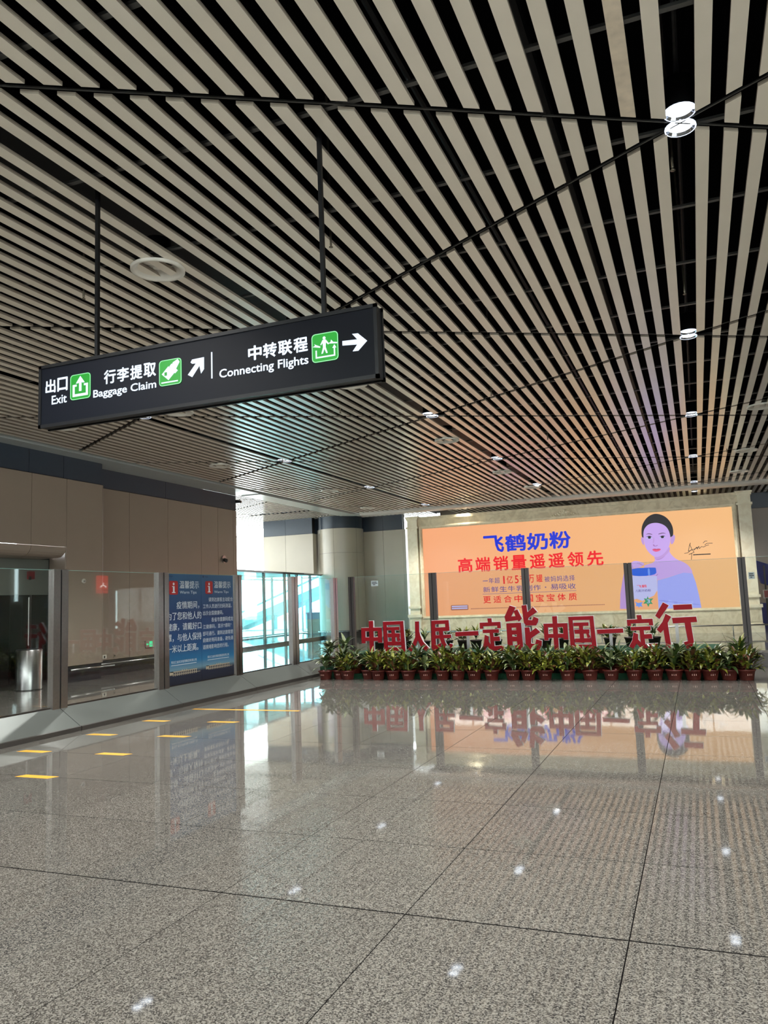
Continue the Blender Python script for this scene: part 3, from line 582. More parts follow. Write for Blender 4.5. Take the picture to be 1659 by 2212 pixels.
# stair seen outside through the vestibule
st = empty('outdoor_stair', (-26, 46, 0), 'teal-tinted sloping stair outside, seen through the vestibule glass', 'stair')
tm = mat('stair_teal', (70, 118, 126), rough=.5)
MB().prism([(-29.5, .0), (-17.0, 4.2), (-17.0, 4.8), (-29.5, .5)], 46, 48, axis='y').build('stringer', tm, st)
MB().prism([(-29.5, .9), (-17.0, 5.5), (-17.0, 5.62), (-29.5, 1.02)], 46, 46.1, axis='y').build('handrail', tm, st)
for x in (-27.0, -24.4, -21.8, -19.2): MB().box(x, x + .28, 46.9, 47.2, 0, (x + 29.5) * .336 + .3).build('post', tm, st)
MB().box(-24.4, -17.6, 48, 48.3, 0, .95).build('base_wall', tm, st)
cn = empty('luggage_counter', (-18.2, 36.6, 0), 'dark green counter with small items standing behind the vestibule glass', 'counter')
MB().box(-18.8, -17.4, 36.3, 36.9, 0, 1.12).build('body', mat('counter_teal', (40, 62, 58), rough=.5), cn)
MB().box(-18.86, -17.34, 36.24, 36.96, 1.12, 1.17).build('worktop', M['base'], cn)
MB().box(-17.75, -17.45, 36.4, 36.6, 1.17, 1.5).build('box', M['base'], cn)
struct('ground', MB().box(-90, -21.1, -60, 120, -.3, -.05).box(-21.1, 60, 40.1, 120, -.3, -.05).box(-21.1, 60, -60, -6.2, -.3, -.05).box(11.2, 60, -6.2, 40.1, -.3, -.05), mat('paving', (190, 192, 190), rough=.8, noise=.05))
# ================================================================== CEILING FITTINGS
def downlight(x, y, z, label, group, power):
    t = empty('downlight', (x, y, z), label, 'ceiling light', group)
    MB().lathe([(.118, .0), (.118, .26), (.02, .27)], x, y, 20).build('housing', M['black_metal'], t, smooth=True)
    for o in t.children: o.data.transform(Matrix.Translation((0, 0, z)))
    mb = MB().lathe([(.112, z), (.085, z + .05), (.06, z + .085)], x, y, 20); mb.build('reflector', M['reflector'], t, smooth=True)
    mb = MB().lathe([(.1, z + .022), (.0, z + .026)], x, y, 20); mb.build('lamp', M['lit_lamp'], t)
    mb = MB().lathe([(.112, z - .004), (.122, z - .004), (.122, z + .01), (.112, z + .004)], x, y, 20); mb.build('trim_ring', mat_ring, t)
    l = bpy.data.lights.new('downlight_beam', 'SPOT'); l.energy = power; l.spot_size = math.radians(125); l.spot_blend = .7; l.shadow_soft_size = .06; l.color = (1, .985, .96)
    o = bpy.data.objects.new('downlight_beam', l); o.location = (0, 0, -.01); C.objects.link(o); o.parent = t
    return t
mat_ring = emis('lamp_rim', (225, 235, 255), 1.4)
rows = [('right-hand', .153, [6.40 + 5.68 * k for k in range(-1, 5)]), ('middle', -4.782, [3.56 + 5.68 * k for k in range(0, 5)]), ('left-hand', -9.717, [6.40 + 5.68 * k for k in range(0, 5)])]
ordn = ['first', 'second', 'third', 'fourth', 'fifth', 'sixth']
for nm, x, ys in rows:
    for k, y in enumerate(ys):
        if y > 29.4: continue
        for s, w_ in ((-.115, 'nearer'), (.115, 'farther')):
            downlight(x, y + s - .03, ZC + .015, f'{w_} round downlight of the {ordn[k]} pair along the {nm} ceiling gap, from the near end', 'downlight pairs in the ceiling gaps', 420)
downlight(.153, 32.2, ZC + .04, 'single small downlight beyond the ceiling beam, above the orange screen', None, 420)
downlight(-8.85, 31.3, ZC + .04, 'single small downlight beyond the ceiling beam, above the left part of the screen', None, 420)

vents = [(-5.22, 6.76), (-5.22, 11.9), (-11.5, 11.9), (-8.86, 12.05), (-5.21, 17.39), (-5.16, 22.8), (-5.0, 26.6), (-11.4, 17.3), (-11.06, 23.2), (-11.9, 28.4), (1.5, 17.56), (1.5, 23.1), (1.5, 27.2)]
vl = ['large round white air diffuser in the slats above the black hanging sign', 'round air diffuser half hidden behind the right end of the black hanging sign',
      'round air diffuser just below the left end of the black hanging sign', 'round air diffuser low behind the middle of the black hanging sign',
      'round air diffuser just beyond the middle pair of lights, centre of the ceiling', 'round air diffuser beyond the second middle pair of lights', 'farthest round air diffuser of the middle row, close to the beam',
      'round air diffuser over the far taupe wall panels', 'round air diffuser over the passage towards the bright vestibule', 'round air diffuser nearest the round column',
      'round air diffuser at the right edge of the photo, nearest of three', 'middle one of three round air diffusers at the right edge', 'farthest of three round air diffusers at the right edge, near the beam']
vproto = None
for (x, y), lb in zip(vents, vl):
    t = empty('air_diffuser', (x, y, ZC - .03), lb, 'air vent', 'round air diffusers among the slats')
    if vproto is None:
        vproto = [('rim', MB().lathe([(.29, .028), (.29, 0), (.275, -.006), (.25, .0), (.235, .012), (.15, .085), (.14, .12)], 0, 0, 40).mesh('rim', M['white_plastic'], True)),
                  ('hub', MB().lathe([(0, .035), (.052, .035), (.055, .05), (.055, .1)], 0, 0, 20).mesh('hub', M['white_plastic'], True)),
                  ('duct_collar', MB().lathe([(.14, .12), (.14, .35)], 0, 0, 24).mesh('duct_collar', M['black_metal'], True))]
        blade = MB().add([(.05, -.01, .06), (.15, -.02, .07), (.15, .035, .11), (.05, .015, .1), (.05, -.012, .063), (.15, -.022, .073), (.15, .033, .113), (.05, .013, .103)],
                         [(0, 1, 2, 3), (7, 6, 5, 4), (0, 4, 5, 1), (1, 5, 6, 2), (2, 6, 7, 3), (3, 7, 4, 0)]).mesh('blade', M['white_plastic'])
    for nm, me in vproto:
        o = bpy.data.objects.new(nm, me); C.objects.link(o); o.parent = t
    for k in range(8):
        o = bpy.data.objects.new('blade', blade); C.objects.link(o); o.parent = t; o.rotation_euler.z = math.pi / 4 * k
sp = [(-6.37, 6.89), (-3.22, 6.96), (.075, 6.94), (.126, 10.05), (-6.12, 13.42), (-9.6, 17.4), (-8.3, 9.6), (-3.0, 18.2), (1.0, 22.6), (-9.2, 24.0), (-3.2, 13.6)]
sl = ['pendent sprinkler beside the left rod of the black sign', 'pendent sprinkler right of the right rod of the black sign', 'pendent sprinkler just beyond the nearest pair of downlights',
      'pendent sprinkler in the gap between the first and second right-hand lights', 'small pendent sprinkler below the right end of the black sign', 'tiny pendent sprinkler over the passage left of the middle lights',
      'pendent sprinkler hidden partly behind the black sign', 'tiny pendent sprinkler between the middle and right-hand light rows, far', 'tiny pendent sprinkler near the right edge diffusers',
      'farthest tiny pendent sprinkler left of the middle light row', 'pendent sprinkler between the middle and right-hand light rows, nearer']
for (x, y), lb in zip(sp, sl):
    t = empty('sprinkler', (x, y, ZC - .06), lb, 'sprinkler', 'ceiling sprinklers')
    MB().lathe([(.012, .0), (.012, 1.63)], 0, 0, 8).build('pipe_drop', M['brass'], t, smooth=True, loc=(0, 0, 0))
    MB().lathe([(0, -.035), (.022, -.032), (.022, -.028), (.008, -.01), (.014, 0), (.012, .012)], 0, 0, 10).build('head', M['brass'], t, smooth=True, loc=(0, 0, 0))

# ================================================================== HANGING SIGN
SX0, SX1, SZ0, SZ1, SY = -5.41, -2.09, 3.262, 3.84, 5.30
sign = empty('hanging_sign', (-3.75, SY + .06, SZ0), 'long black illuminated hanging sign with white lettering and three green pictograms', 'sign')
MB().box(SX0 + .01, SX1 - .01, SY + .012, SY + .12, SZ0 + .01, SZ1 - .01).build('housing', M['black_metal'], sign)
fr = MB()
for a, b, c_, d in ((SX0, SX1, SZ1 - .03, SZ1), (SX0, SX1, SZ0, SZ0 + .03), (SX0, SX0 + .028, SZ0, SZ1), (SX1 - .028, SX1, SZ0, SZ1)):
    fr.box(a, b, SY - .004, SY + .02, c_, d)
fr.build('frame', M['black_metal'], sign)
fr = MB()
for a, b, c_, d in ((SX0, SX1, SZ1 - .03, SZ1), (SX0, SX1, SZ0, SZ0 + .03), (SX0, SX0 + .028, SZ0, SZ1), (SX1 - .028, SX1, SZ0, SZ1)):
    fr.box(a, b, SY + .112, SY + .136, c_, d)
fr.build('frame', M['black_metal'], sign)
MB().box(SX0 + .02, SX1 - .02, SY + .006, SY + .014, SZ0 + .02, SZ1 - .02).build('face_panel', M['sign_face'], sign)
for x in (-4.8, -2.556):
    MB().box(x - .016, x + .016, SY + .045, SY + .077, SZ1 - .02, 5.9).build('hanging_rod', M['black_metal'], sign)
def cjk_line(parent, s, b, at, off, m, fill=.9):
    ws = [.6 if c_.isdigit() else 1 for c_ in s]
    cw0 = (b[1] - b[0]) / (sum(ws) - (1 - fill)); u = b[0] - cw0 * ws[0]
    for i_, ch in enumerate(s):
        u += cw0 * (ws[i_ - 1] if i_ else ws[0]); cw = cw0 * ws[i_]
        if ch == '·':
            zm = (b[2] + b[3]) / 2; flat(MB(), rect((u + cw * .35, u + cw * .5, zm - .02, zm + .02)), 'y', at).build('character', m, parent); continue
        if ch == '1': u_, cw = u + cw * .3, cw * .34
        else: u_ = u
        zm = (b[2] + b[3]) / 2; h = (b[3] - b[2]) / 2 * (.12 if ch == '一' else 1)
        text_mb(MB(), ch, (u_, u_ + cw * fill, zm - h, zm + h), 'y', at, off).build('character', m, parent)
for s, b in SIGN_TEXT:
    if ord(s[0]) > 999:
        cjk_line(sign, s, b, SY + .003, .03, M['lit_white'], .86 if len(s) > 2 else .8); continue
    text_mb(MB(), s, b, 'y', SY + .003, .018).build('lettering', M['lit_white'], sign)
flat(MB(), SIGN_ARROW_NE, 'y', SY + .006).build('arrow', M['lit_white'], sign)
flat(MB(), SIGN_ARROW_E, 'y', SY + .006).build('arrow', M['lit_white'], sign)
flat(MB(), SIGN_BAR, 'y', SY + .006).build('divider', M['lit_white'], sign)
def pict(b, shapes, pale=True):
    pg = flat(MB(), rrect(b, .03), 'y', SY + .006).build('pictogram', M['lit_green'], sign)
    bd = MB(); u0, u1, v0, v1 = b; i = .006
    inner = rrect((u0 + i, u1 - i, v0 + i, v1 - i), .026); outr = rrect(b, .03); n = len(inner)
    for k in range(n):
        flat(bd, [outr[k], outr[(k + 1) % n], inner[(k + 1) % n], inner[k]], 'y', SY + .002, .002)
    bd.build('pictogram_border', mat_thin, sign)
    mb = MB(); W, H = u1 - u0, v1 - v0
    for sh in shapes: flat(mb, [(u0 + a * W, v0 + b_ * H) for a, b_ in sh], 'y', SY + .002, .002)
    mb.build('pictogram_symbol', M['lit_white'], sign)
mat_thin = emis('lit_mint', (150, 235, 170), 1.0)
def circ(cx, cy, r, n=14): return [(cx + r * math.cos(2 * math.pi * k / n), cy + r * math.sin(2 * math.pi * k / n)) for k in range(n)]
pict(SIGN_ICON[0], [[(.12, .12), (.88, .12), (.88, .22), (.12, .22)], [(.12, .12), (.22, .12), (.22, .6), (.12, .6)], [(.78, .12), (.88, .12), (.88, .6), (.78, .6)],
                    [(.12, .52), (.32, .52), (.32, .6), (.12, .6)], [(.68, .52), (.88, .52), (.88, .6), (.68, .6)], [(.44, .32), (.56, .32), (.56, .78), (.44, .78)], [(.5, .92), (.28, .64), (.4, .64), (.5, .76), (.6, .64), (.72, .64)]])
pict(SIGN_ICON[1], [[(.1, .1), (.84, .1), (.84, .15), (.1, .15)], [(.12, .46), (.42, .74), (.7, .46), (.42, .2)], [(.46, .72), (.56, .82), (.84, .52), (.72, .42)], [(.5, .62), (.62, .86), (.84, .96), (.92, .84), (.78, .62), (.66, .52)]])
pict(SIGN_ICON[2], [[(.14, .14), (.88, .14), (.88, .19), (.14, .19)], [(.14, .14), (.19, .14), (.19, .42), (.14, .42)], [(.83, .14), (.88, .14), (.88, .42), (.83, .42)], [(.855, .54), (.78, .42), (.93, .42)],
                    circ(.48, .82, .055), [(.42, .76), (.54, .76), (.66, .6), (.62, .57), (.54, .66), (.53, .5), (.6, .28), (.54, .28), (.48, .44), (.42, .28), (.36, .28), (.43, .5), (.42, .66), (.36, .58), (.33, .6)],
                    [(.04, .56), (.32, .5), (.33, .54), (.16, .62), (.1, .66), (.13, .6)], [(.62, .6), (.96, .56), (.97, .6), (.82, .63), (.74, .72), (.72, .64)]])
MB().box(-4.03, -4.005, SY - .001, SY + .001, SZ0 + .29, SZ0 + .32).build('pictogram_tag', M['lit_green'], sign)

# ================================================================== GLASS PARTITIONS
FX, FZ0, FZ1 = -8.40, .30, 2.21
fl = empty('glass_partition', (FX, 12, 0), 'glass partition with steel posts and sloping grey base along the left side', 'partition')
posts = [(8.498, 8.771), (10.799, 11.069), (13.14, 13.366), (15.42, 15.70), (17.56, 17.80)]
for a, b in posts:
    mid = (a + b) / 2
    top = FZ1 + .012
    MB().box(FX - .05, FX + .05, a, mid - .012, FZ0 - .02, top).build('post', M['steel'], fl)
    MB().box(FX - .05, FX + .05, mid + .012, b, FZ0 - .02, top).build('post', M['steel'], fl)
    MB().box(FX - .03, FX + .03, mid - .012, mid + .012, FZ0 - .02, top - .01).build('post_core', M['black_metal'], fl)
gp = [(6.3, 8.49), (8.78, 10.79), (11.08, 13.13), (13.375, 15.41), (15.71, 17.55)]
for a, b in gp:
    MB().box(FX - .006, FX + .006, a, b, FZ0, FZ1).build('glass_pane', M['glass'], fl)
    MB().box(FX - .006, FX + .006, a, b, FZ1, FZ1 + .005).build('glass_edge', M['glass_edge'], fl)
    MB().box(FX - .018, FX + .018, a, b, FZ0 - .03, FZ0 + .02).build('glazing_channel', M['steel_dark'], fl)
for a, b in ((3.6, 6.2), (6.2, 8.64), (8.64, 10.93), (10.93, 13.25), (13.25, 15.56), (15.56, 18.0)):
    g = .006
    MB().prism([(FX + .41, .0), (FX + .41, .055), (FX + .03, .30), (FX - .03, .30), (FX - .41, .055), (FX - .41, 0)], a + g, b - g, axis='y').build('base_panel', M['kerb'], fl)
    MB().prism([(FX + .425, .0), (FX + .425, .058), (FX + .405, .066), (FX + .405, 0)], a + g, b - g, axis='y').build('skirting', M['kerb_front'], fl)
RY, RZ1 = 17.85, 2.222
frr = empty('glass_partition', (-3.5, RY, 0), 'glass partition with dark posts crossing in front of the orange screen', 'partition')
rp = [(-8.055, -7.917), (-5.952, -5.779), (-3.72, -3.561), (-1.472, -1.308), (.80, .948), (3.05, 3.2)]
for a, b in rp:
    mid = (a + b) / 2
    MB().box(a, mid - .01, RY - .05, RY + .05, .28, RZ1 + .012).build('post', M['post_dark'], frr)
    MB().box(mid + .01, b, RY - .05, RY + .05, .28, RZ1 + .012).build('post', M['post_dark'], frr)
    MB().box(mid - .01, mid + .01, RY - .03, RY + .03, .28, RZ1).build('post_core', M['black_metal'], frr)
for (a0, a1), (b0, b1) in zip(rp, rp[1:]):
    MB().box(a1 + .008, b0 - .008, RY - .006, RY + .006, .30, RZ1).build('glass_pane', M['glass'], frr)
    MB().box(a1 + .008, b0 - .008, RY - .006, RY + .006, RZ1, RZ1 + .005).build('glass_edge', M['glass_edge'], frr)
    MB().box(a1 - .08, b1 - .08, RY - .40, RY + .40, 0, .05).build('skirting', M['kerb_front'], frr)
    MB().prism([(RY - .38, .05), (RY - .33, .30), (RY + .33, .30), (RY + .38, .05)], a1 - .075, b1 - .085, axis='x').build('base_panel', M['kerb_front'], frr)
for (b, lb) in zip(NOTICE, ('small white paper notice taped to the glass left of the red characters', 'small white paper notice taped to the glass at the far right post')):
    n_ = empty('notice', ((b[0] + b[1]) / 2, RY - .02, b[2]), lb, 'notice', None)
    MB().box(b[0], b[1], RY - .012, RY - .009, b[2], b[3]).build('sheet', M['paper'], n_)
    mb = MB(); h = b[3] - b[2]
    for q, (p0, p1) in enumerate(((.12, .8), (.12, .9), (.25, .6))):
        z = b[3] - h * (.25 + .25 * q)
        flat(mb, rect((b[0] + (b[1] - b[0]) * p0, b[0] + (b[1] - b[0]) * p1, z - .008, z + .008)), 'y', RY - .013, .001)
    mb.build('print', M['ink'], n_)

# posters on the left partition
PX = FX + .012
pg = gradient('poster_blue', [(0, (20, 24, 36)), (.10, (22, 30, 48)), (.135, (90, 120, 134)), (.2, (28, 92, 130)), (.34, (20, 64, 106)), (.62, (16, 44, 84)), (1, (36, 76, 106))], .31, 2.21)
for k, (y0, y1, lb) in enumerate(((11.03, 12.035, 'blue Warm Tips poster with five lines of large white characters, left one'), (12.04, 13.09, 'blue Warm Tips poster with eight lines of small white characters, right one'))):
    t = empty('poster', (PX, (y0 + y1) / 2, .32), lb, 'poster', 'blue posters on the glass partition')
    MB().box(PX, PX + .012, y0, y1, .318, 2.205).build('sheet', pg, t)
    xx = PX + .013
    mb = MB()
    for s, b in POSTER[k]:
        if s != 'HLJA': text_mb(mb, s, b, 'x', xx + .001, .003 if b[3] - b[2] > .09 else .0)
    b = [bb for s, bb in POSTER[k] if s.startswith('黑龙江')][0]
    z = b[2] - .035
    for q in range(34):
        u = b[0] + (b[1] - b[0]) * q / 34; flat(mb, rect((u, u + (b[1] - b[0]) * .02, z, z + .012)), 'x', xx, .001)
    mb.build('lettering', M['poster_white'], t)
    flat(MB(), rrect(POSTER_ICON[k], .03), 'x', xx, .001).build('info_symbol', M['poster_red'], t)
    u0, u1, v0, v1 = POSTER_ICON[k]; W, H = u1 - u0, v1 - v0; mb = MB()
    for sh in (circ(.5, .78, .1), [(.32, .62), (.6, .62), (.6, .18), (.7, .18), (.7, .12), (.3, .12), (.3, .18), (.42, .18), (.42, .56), (.32, .56)]):
        flat(mb, [(u0 + a * W, v0 + b_ * H) for a, b_ in sh], 'x', xx + .002, .001)
    mb.build('info_letter', M['poster_white'], t)
    mb = MB(); b = POSTER_LOGO[k]; cx_, cz_, r_ = (b[0] + b[1]) / 2, (b[2] + b[3]) / 2, (b[3] - b[2]) / 2
    flat(mb, [(cx_ + .022 * math.cos(a / 8 * math.pi), cz_ + .022 * math.sin(a / 8 * math.pi)) for a in range(16)], 'x', xx, .001)
    for s, b in POSTER[k]:
        if s == 'HLJA': text_mb(mb, s, b, 'x', xx + .001, .01)
    mb.build('logo', M['poster_navy'], t)
    b = POSTER_BUILD[k]; mb = MB(); U = lambda a: b[0] + (b[1] - b[0]) * a; V = lambda a: b[2] + (b[3] - b[2]) * a
    flat(mb, [(U(0), V(.82)), (U(1), V(.82)), (U(1.0), V(1)), (U(-.02), V(1))], 'x', xx, .001); flat(mb, rect((U(0), U(1), V(.22), V(.34))), 'x', xx, .001)
    flat(mb, rect((U(-.02), U(.1), V(.2), V(1))), 'x', xx, .001); flat(mb, rect((U(1), U(1.12), V(.2), V(.3))), 'x', xx, .001)
    for q in range(13): flat(mb, rect((U(.09 + q * .072), U(.115 + q * .072), V(.0), V(.95))), 'x', xx, .001)
    for q in range(3): flat(mb, rect((U(.42 + q * .08), U(.45 + q * .08), V(1.02), V(1.2))), 'x', xx, .001)
    mb.build('building_picture', M['poster_cream'], t)
    mb = MB(); flat(mb, rect((U(.1), U(1), V(.36), V(.82))), 'x', xx - .0006, .0008); flat(mb, rect((U(.02), U(1.1), V(-.12), V(.2))), 'x', xx - .0006, .0008)
    mb.build('picture_shade', M['poster_road'], t)

# ================================================================== LED SCREEN AND STONE FRAME
SYL = 31.45
X0, X1, Z0, Z1 = -10.69, 1.375, .915, 4.59
led = empty('led_screen', (-4.66, SYL, Z0), 'huge glowing orange advertising screen with blue and red characters and a woman', 'screen')
MB().box(X0 - .02, X1 + .02, SYL, SYL + .12, Z0 - .02, Z1 + .02).build('cabinet', M['black_metal'], led)
og = gradient('led_orange', [(0, (243, 166, 118)), (.45, (240, 176, 122)), (1, (240, 184, 124))], X0, X1, emit=LEDS, axis=0)
MB().box(X0, X1, SYL - .006, SYL - .001, Z0, Z1).build('display', og, led)
def E_(n, c, s=1.0): return emis(n, c, LEDS * s)
lm = dict(blue=E_('led_blue', (18, 48, 208)), red=E_('led_red', (236, 0, 26)), indigo=E_('led_indigo', (84, 72, 150)), skin=E_('led_skin', (196, 162, 232)), skin2=E_('led_skin_shade', (186, 148, 214)),
          hair=E_('led_hair', (26, 20, 28)), dress=E_('led_dress', (158, 166, 246)), fold=E_('led_fold', (136, 144, 232)), white=E_('led_white', (190, 190, 240)), pblue=E_('led_packblue', (20, 90, 220)),
          lip=E_('led_lip', (226, 84, 130)), lip2=E_('led_lip_dark', (196, 56, 104)), shade=E_('led_shade', (160, 112, 180)), brow=E_('led_brow', (110, 84, 120)), green=E_('led_green', (40, 150, 100)), orange=E_('led_band', (240, 170, 120)), cyan=E_('led_cyan', (110, 150, 240)), brown=E_('led_brown', (172, 110, 90)))
LOF = SYL - .008
for s, ci, b in LED_TEXT:
    if True:
        cjk_line(led, s, b, LOF - .002, {0: .026, 1: .022 if b[3] - b[2] > .4 else .012, 2: .004}[ci], lm[('blue', 'red', 'indigo')[ci]], {0: .9, 1: .8 if b[3] - b[2] > .4 else .72, 2: .86}[ci]); continue
    text_mb(MB(), s, b, 'y', LOF - .002, .014 if ci == 1 else .004).build('lettering', lm[('blue', 'red', 'indigo')[ci]], led)
flat(MB(), rect(LED_RULE), 'y', LOF, .002).build('rule_line', lm['indigo'], led)
flat(MB(), rrect(LED_CAPTION, .04), 'y', LOF, .002).build('caption_box', lm['brown'], led)
mb = MB(); b = LED_CAPTION
for q in range(2):
    z = b[2] + (b[3] - b[2]) * (.62 - .38 * q)
    for r_ in range(12): u = b[0] + (b[1] - b[0]) * (.06 + r_ * .074); flat(mb, rect((u, u + .055, z, z + .05)), 'y', LOF - .003, .001)
mb.build('caption_print', lm['white'], led)
mb = MB(); b = LED_FOOT
for r_ in range(90):
    u = b[0] + (b[1] - b[0]) * r_ / 90; flat(mb, rect((u, u + .045, b[2] + .01, b[2] + .045)), 'y', LOF, .001)
mb.build('footnote_print', lm['brown'], led)
order = [('arm', 'skin2'), ('neck', 'skin'), ('neck_shade', 'shade'), ('chest_line', 'shade'), ('dress', 'dress'), ('dress_fold', 'fold'), ('ear_left', 'skin2'), ('ear_right', 'skin2'), ('hair', 'hair'), ('face', 'skin'), ('cheek_shade', 'skin2'), ('nose_side', 'skin2'), ('brow_left', 'brow'), ('brow_right', 'brow'),
         ('eye_left', 'white'), ('eye_right', 'white'), ('iris_left', 'hair'), ('iris_right', 'hair'), ('lash_left', 'hair'), ('lash_right', 'hair'), ('nose', 'shade'), ('lips', 'lip'), ('lip_upper', 'lip2'), ('pack', 'white'), ('pack_lid', 'pblue'), ('pack_shine', 'cyan'), ('hand', 'skin'), ('finger_gap', 'shade'), ('pack_band', 'orange'), ('blue_star', 'cyan'), ('green_star', 'green')]
def smooth_poly(pts, it=2):
    for _ in range(it):
        o = []
        for a, b in zip(pts, pts[1:] + pts[:1]):
            o += [(a[0] * .75 + b[0] * .25, a[1] * .75 + b[1] * .25), (a[0] * .25 + b[0] * .75, a[1] * .25 + b[1] * .75)]
        pts = o
    return pts
for q, (nm, mm) in enumerate(order):
    pts = WOMAN[nm]
    pts = [(a, max(b_, Z0 + .005)) for a, b_ in pts]
    if nm not in ('green_star', 'blue_star', 'pack', 'dress', 'arm', 'pack_band'): pts = smooth_poly(pts)
    flat(MB(), pts, 'y', LOF - .0012 * q, .001).build('picture_' + nm.replace('_left', '').replace('_right', ''), lm[mm], led)
for (s, b), c_ in zip(PACK_TEXT, ('white', 'red', 'indigo')):
    text_mb(MB(), s, b, 'y', LOF - .044, .01).build('lettering', lm[c_], led)
mb = MB()
for l_ in SIGNATURE: ribbon(mb, l_, .018, 'y', LOF, .001)
b = SIGN_CAP
for r_ in range(16): u = b[0] + (b[1] - b[0]) * r_ / 16; flat(mb, rect((u, u + .045, b[2], b[3])), 'y', LOF, .001)
mb.build('signature', lm['hair'], led)

fr = empty('stone_surround', (-4.6, 31.6, 0), 'cream marble surround with fluted pilasters framing the orange screen', 'wall surround')
ZT = 5.10
MB().box(-11.1, 1.9, SYL + .13, SYL + .7, 0, ZT - .02).build('backing', M['stone'], fr)
for a, b in ((-10.95, -7.9), (-7.9, -4.7), (-4.7, -1.5), (-1.5, 1.62)):
    MB().box(a + .004, b - .004, SYL - .1, SYL + .13, .0, Z0 - .14).build('stone_slab', M['stone'], fr)
MB().box(-10.95, 1.62, SYL - .06, SYL + .13, Z1 + .14, ZT - .12).build('frieze', M['stone'], fr)
MB().box(-10.95, 1.62, SYL - .12, SYL + .13, ZT - .12, ZT).build('cornice_slab', M['stone'], fr)
for d0, d1, yy in ((0, .05, -.05), (.05, .09, -.13), (.09, .14, -.09)):
    mo = MB(); mo.box(X0 - d1, X1 + d1, SYL + yy, SYL + .13, Z1 + d0, Z1 + d1); mo.box(X0 - d1, X1 + d1, SYL + yy, SYL + .13, Z0 - d1, Z0 - d0)
    mo.box(X0 - d1, X0 - d0, SYL + yy, SYL + .13, Z0 - d0, Z1 + d0); mo.box(X1 + d0, X1 + d1, SYL + yy, SYL + .13, Z0 - d0, Z1 + d0)
    mo.build('frame_moulding', M['stone_pale' if d0 == .05 else 'stone'], fr)
for a, b in ((-11.32, -10.88), (1.58, 2.02)):
    c_ = (a + b) / 2; wd = (b - a) / 2
    pl = MB().box(a, b, SYL - .16, SYL + .5, 1.35, 4.62).build('pilaster_shaft', M['stone_pale'], fr)
    for q in range(4):
        u = a + .055 + q * .095; MB().box(u, u + .045, SYL - .185, SYL - .155, 1.55, 4.55).build('flute_rib', M['stone_pale'], pl)
    for z0, z1, e in ((4.62, 4.70, .05), (4.70, 4.98, .0), (4.98, 5.06, .04), (5.06, 5.13, .07), (1.25, 1.35, .05), (1.0, 1.25, .0), (.88, 1.0, .09), (.30, .88, .04), (.0, .30, .09)):
        MB().box(a - e, b + e, SYL - .16 - e, SYL + .5, z0, z1).build('pilaster_block', M['stone_pale'], fr)
    MB().box(a + .06, b - .06, SYL - .215, SYL - .19, .38, .80).build('plinth_panel', M['stone'], fr)
# carved ornament
mb = MB(); cx_, cz_ = -4.68, 4.74
for s in (-1, 1):
    for a, b, r_ in ((.08, .1, .07), (.16, .12, .055), (.25, .06, .06), (.34, .04, .05), (.42, .0, .04), (.52, -.01, .035), (.2, .02, .05), (.1, .0, .06)):
        px_, pz_ = cx_ + s * a, cz_ + b
        mb.add([(px_ + r_ * math.cos(t * math.pi / 4), SYL - .07 - (.03 if t % 2 else .01), pz_ + r_ * math.sin(t * math.pi / 4)) for t in range(8)] + [(px_, SYL - .12, pz_)], [(i, (i + 1) % 8, 8) for i in range(8)])
mb.add([(cx_ + .06 * math.cos(t * math.pi / 4), SYL - .08, cz_ + .16 + .09 * math.sin(t * math.pi / 4)) for t in range(8)] + [(cx_, SYL - .14, cz_ + .15)], [(i, (i + 1) % 8, 8) for i in range(8)])
mb.build('carved_ornament', M['stone_pale'], fr)
br = empty('bumper_rail', (-3, 30.75, 0), 'low chromed bumper rail standing in front of the marble screen wall', 'rail')
MB().tube((-11.0, 30.75, .29), (6.5, 30.75, .29), .026, 10).build('rail', M['steel'], br, smooth=True)
for x in (-9.5, -6.5, -3.5, -.5, 1.05, 4.0): MB().tube((x, 30.75, 0), (x, 30.75, .28), .02, 8).build('post', M['steel'], br, smooth=True)

# promotional stall at the far right
stall = empty('promotion_stall', (3.2, 33, 0), 'blue canopied stall with a red sign at the right edge beyond the screen', 'stall')
MB().prism([(2.05, 2.63), (3.4, 2.1), (3.4, 1.3), (2.25, 1.75)], 32.7, 33.4, axis='y').build('canopy', M['blue_fabric'], stall)
MB().box(2.15, 3.6, 32.8, 33.2, 0, 1.0).build('counter', M['blue_fabric'], stall)
MB().tube((2.35, 32.6, 0), (2.35, 32.6, 2.4), .03, 8).build('pole', M['steel_dark'], stall)
MB().box(2.24, 3.0, 32.55, 32.59, 1.18, 1.50).build('sign_frame', M['white_plastic'], stall)
MB().box(2.28, 2.98, 32.53, 32.55, 1.21, 1.47).build('sign_board', M['orange_fish'], stall)

# ================================================================== WALL FITTINGS
def single(mb, name, m, label, cat, smooth=False, group=None):
    return tag(recentre(mb.build(name, m, smooth=smooth)), label, cat, group)
t = empty('dome_camera', (WF, 21.5, 3.14), 'small silver dome camera high on the last taupe wall panel', 'camera')
MB().tube((WF, 21.5, 3.14), (WF + .04, 21.5, 3.14), .12, 16).build('plate', M['steel'], t)
MB().tube((WF + .04, 21.5, 3.12), (WF + .14, 21.48, 3.08), .06, 12).build('lens', M['dark_plastic'], t, smooth=True)
t = empty('dome_camera', (WN, 14.76, 2.35), 'small round pale wall camera beside the entrance, seen through the glass', 'camera')
MB().tube((WN, 14.76, 2.35), (WN + .03, 14.76, 2.35), .055, 16).build('plate', M['white_plastic'], t)
MB().tube((WN + .03, 14.76, 2.35), (WN + .06, 14.76, 2.35), .03, 12).build('lens', M['steel'], t)
t = empty('exit_sign', (WF, 17.84, .59), 'small green lit exit sign with a left arrow, low on the wall', 'sign')
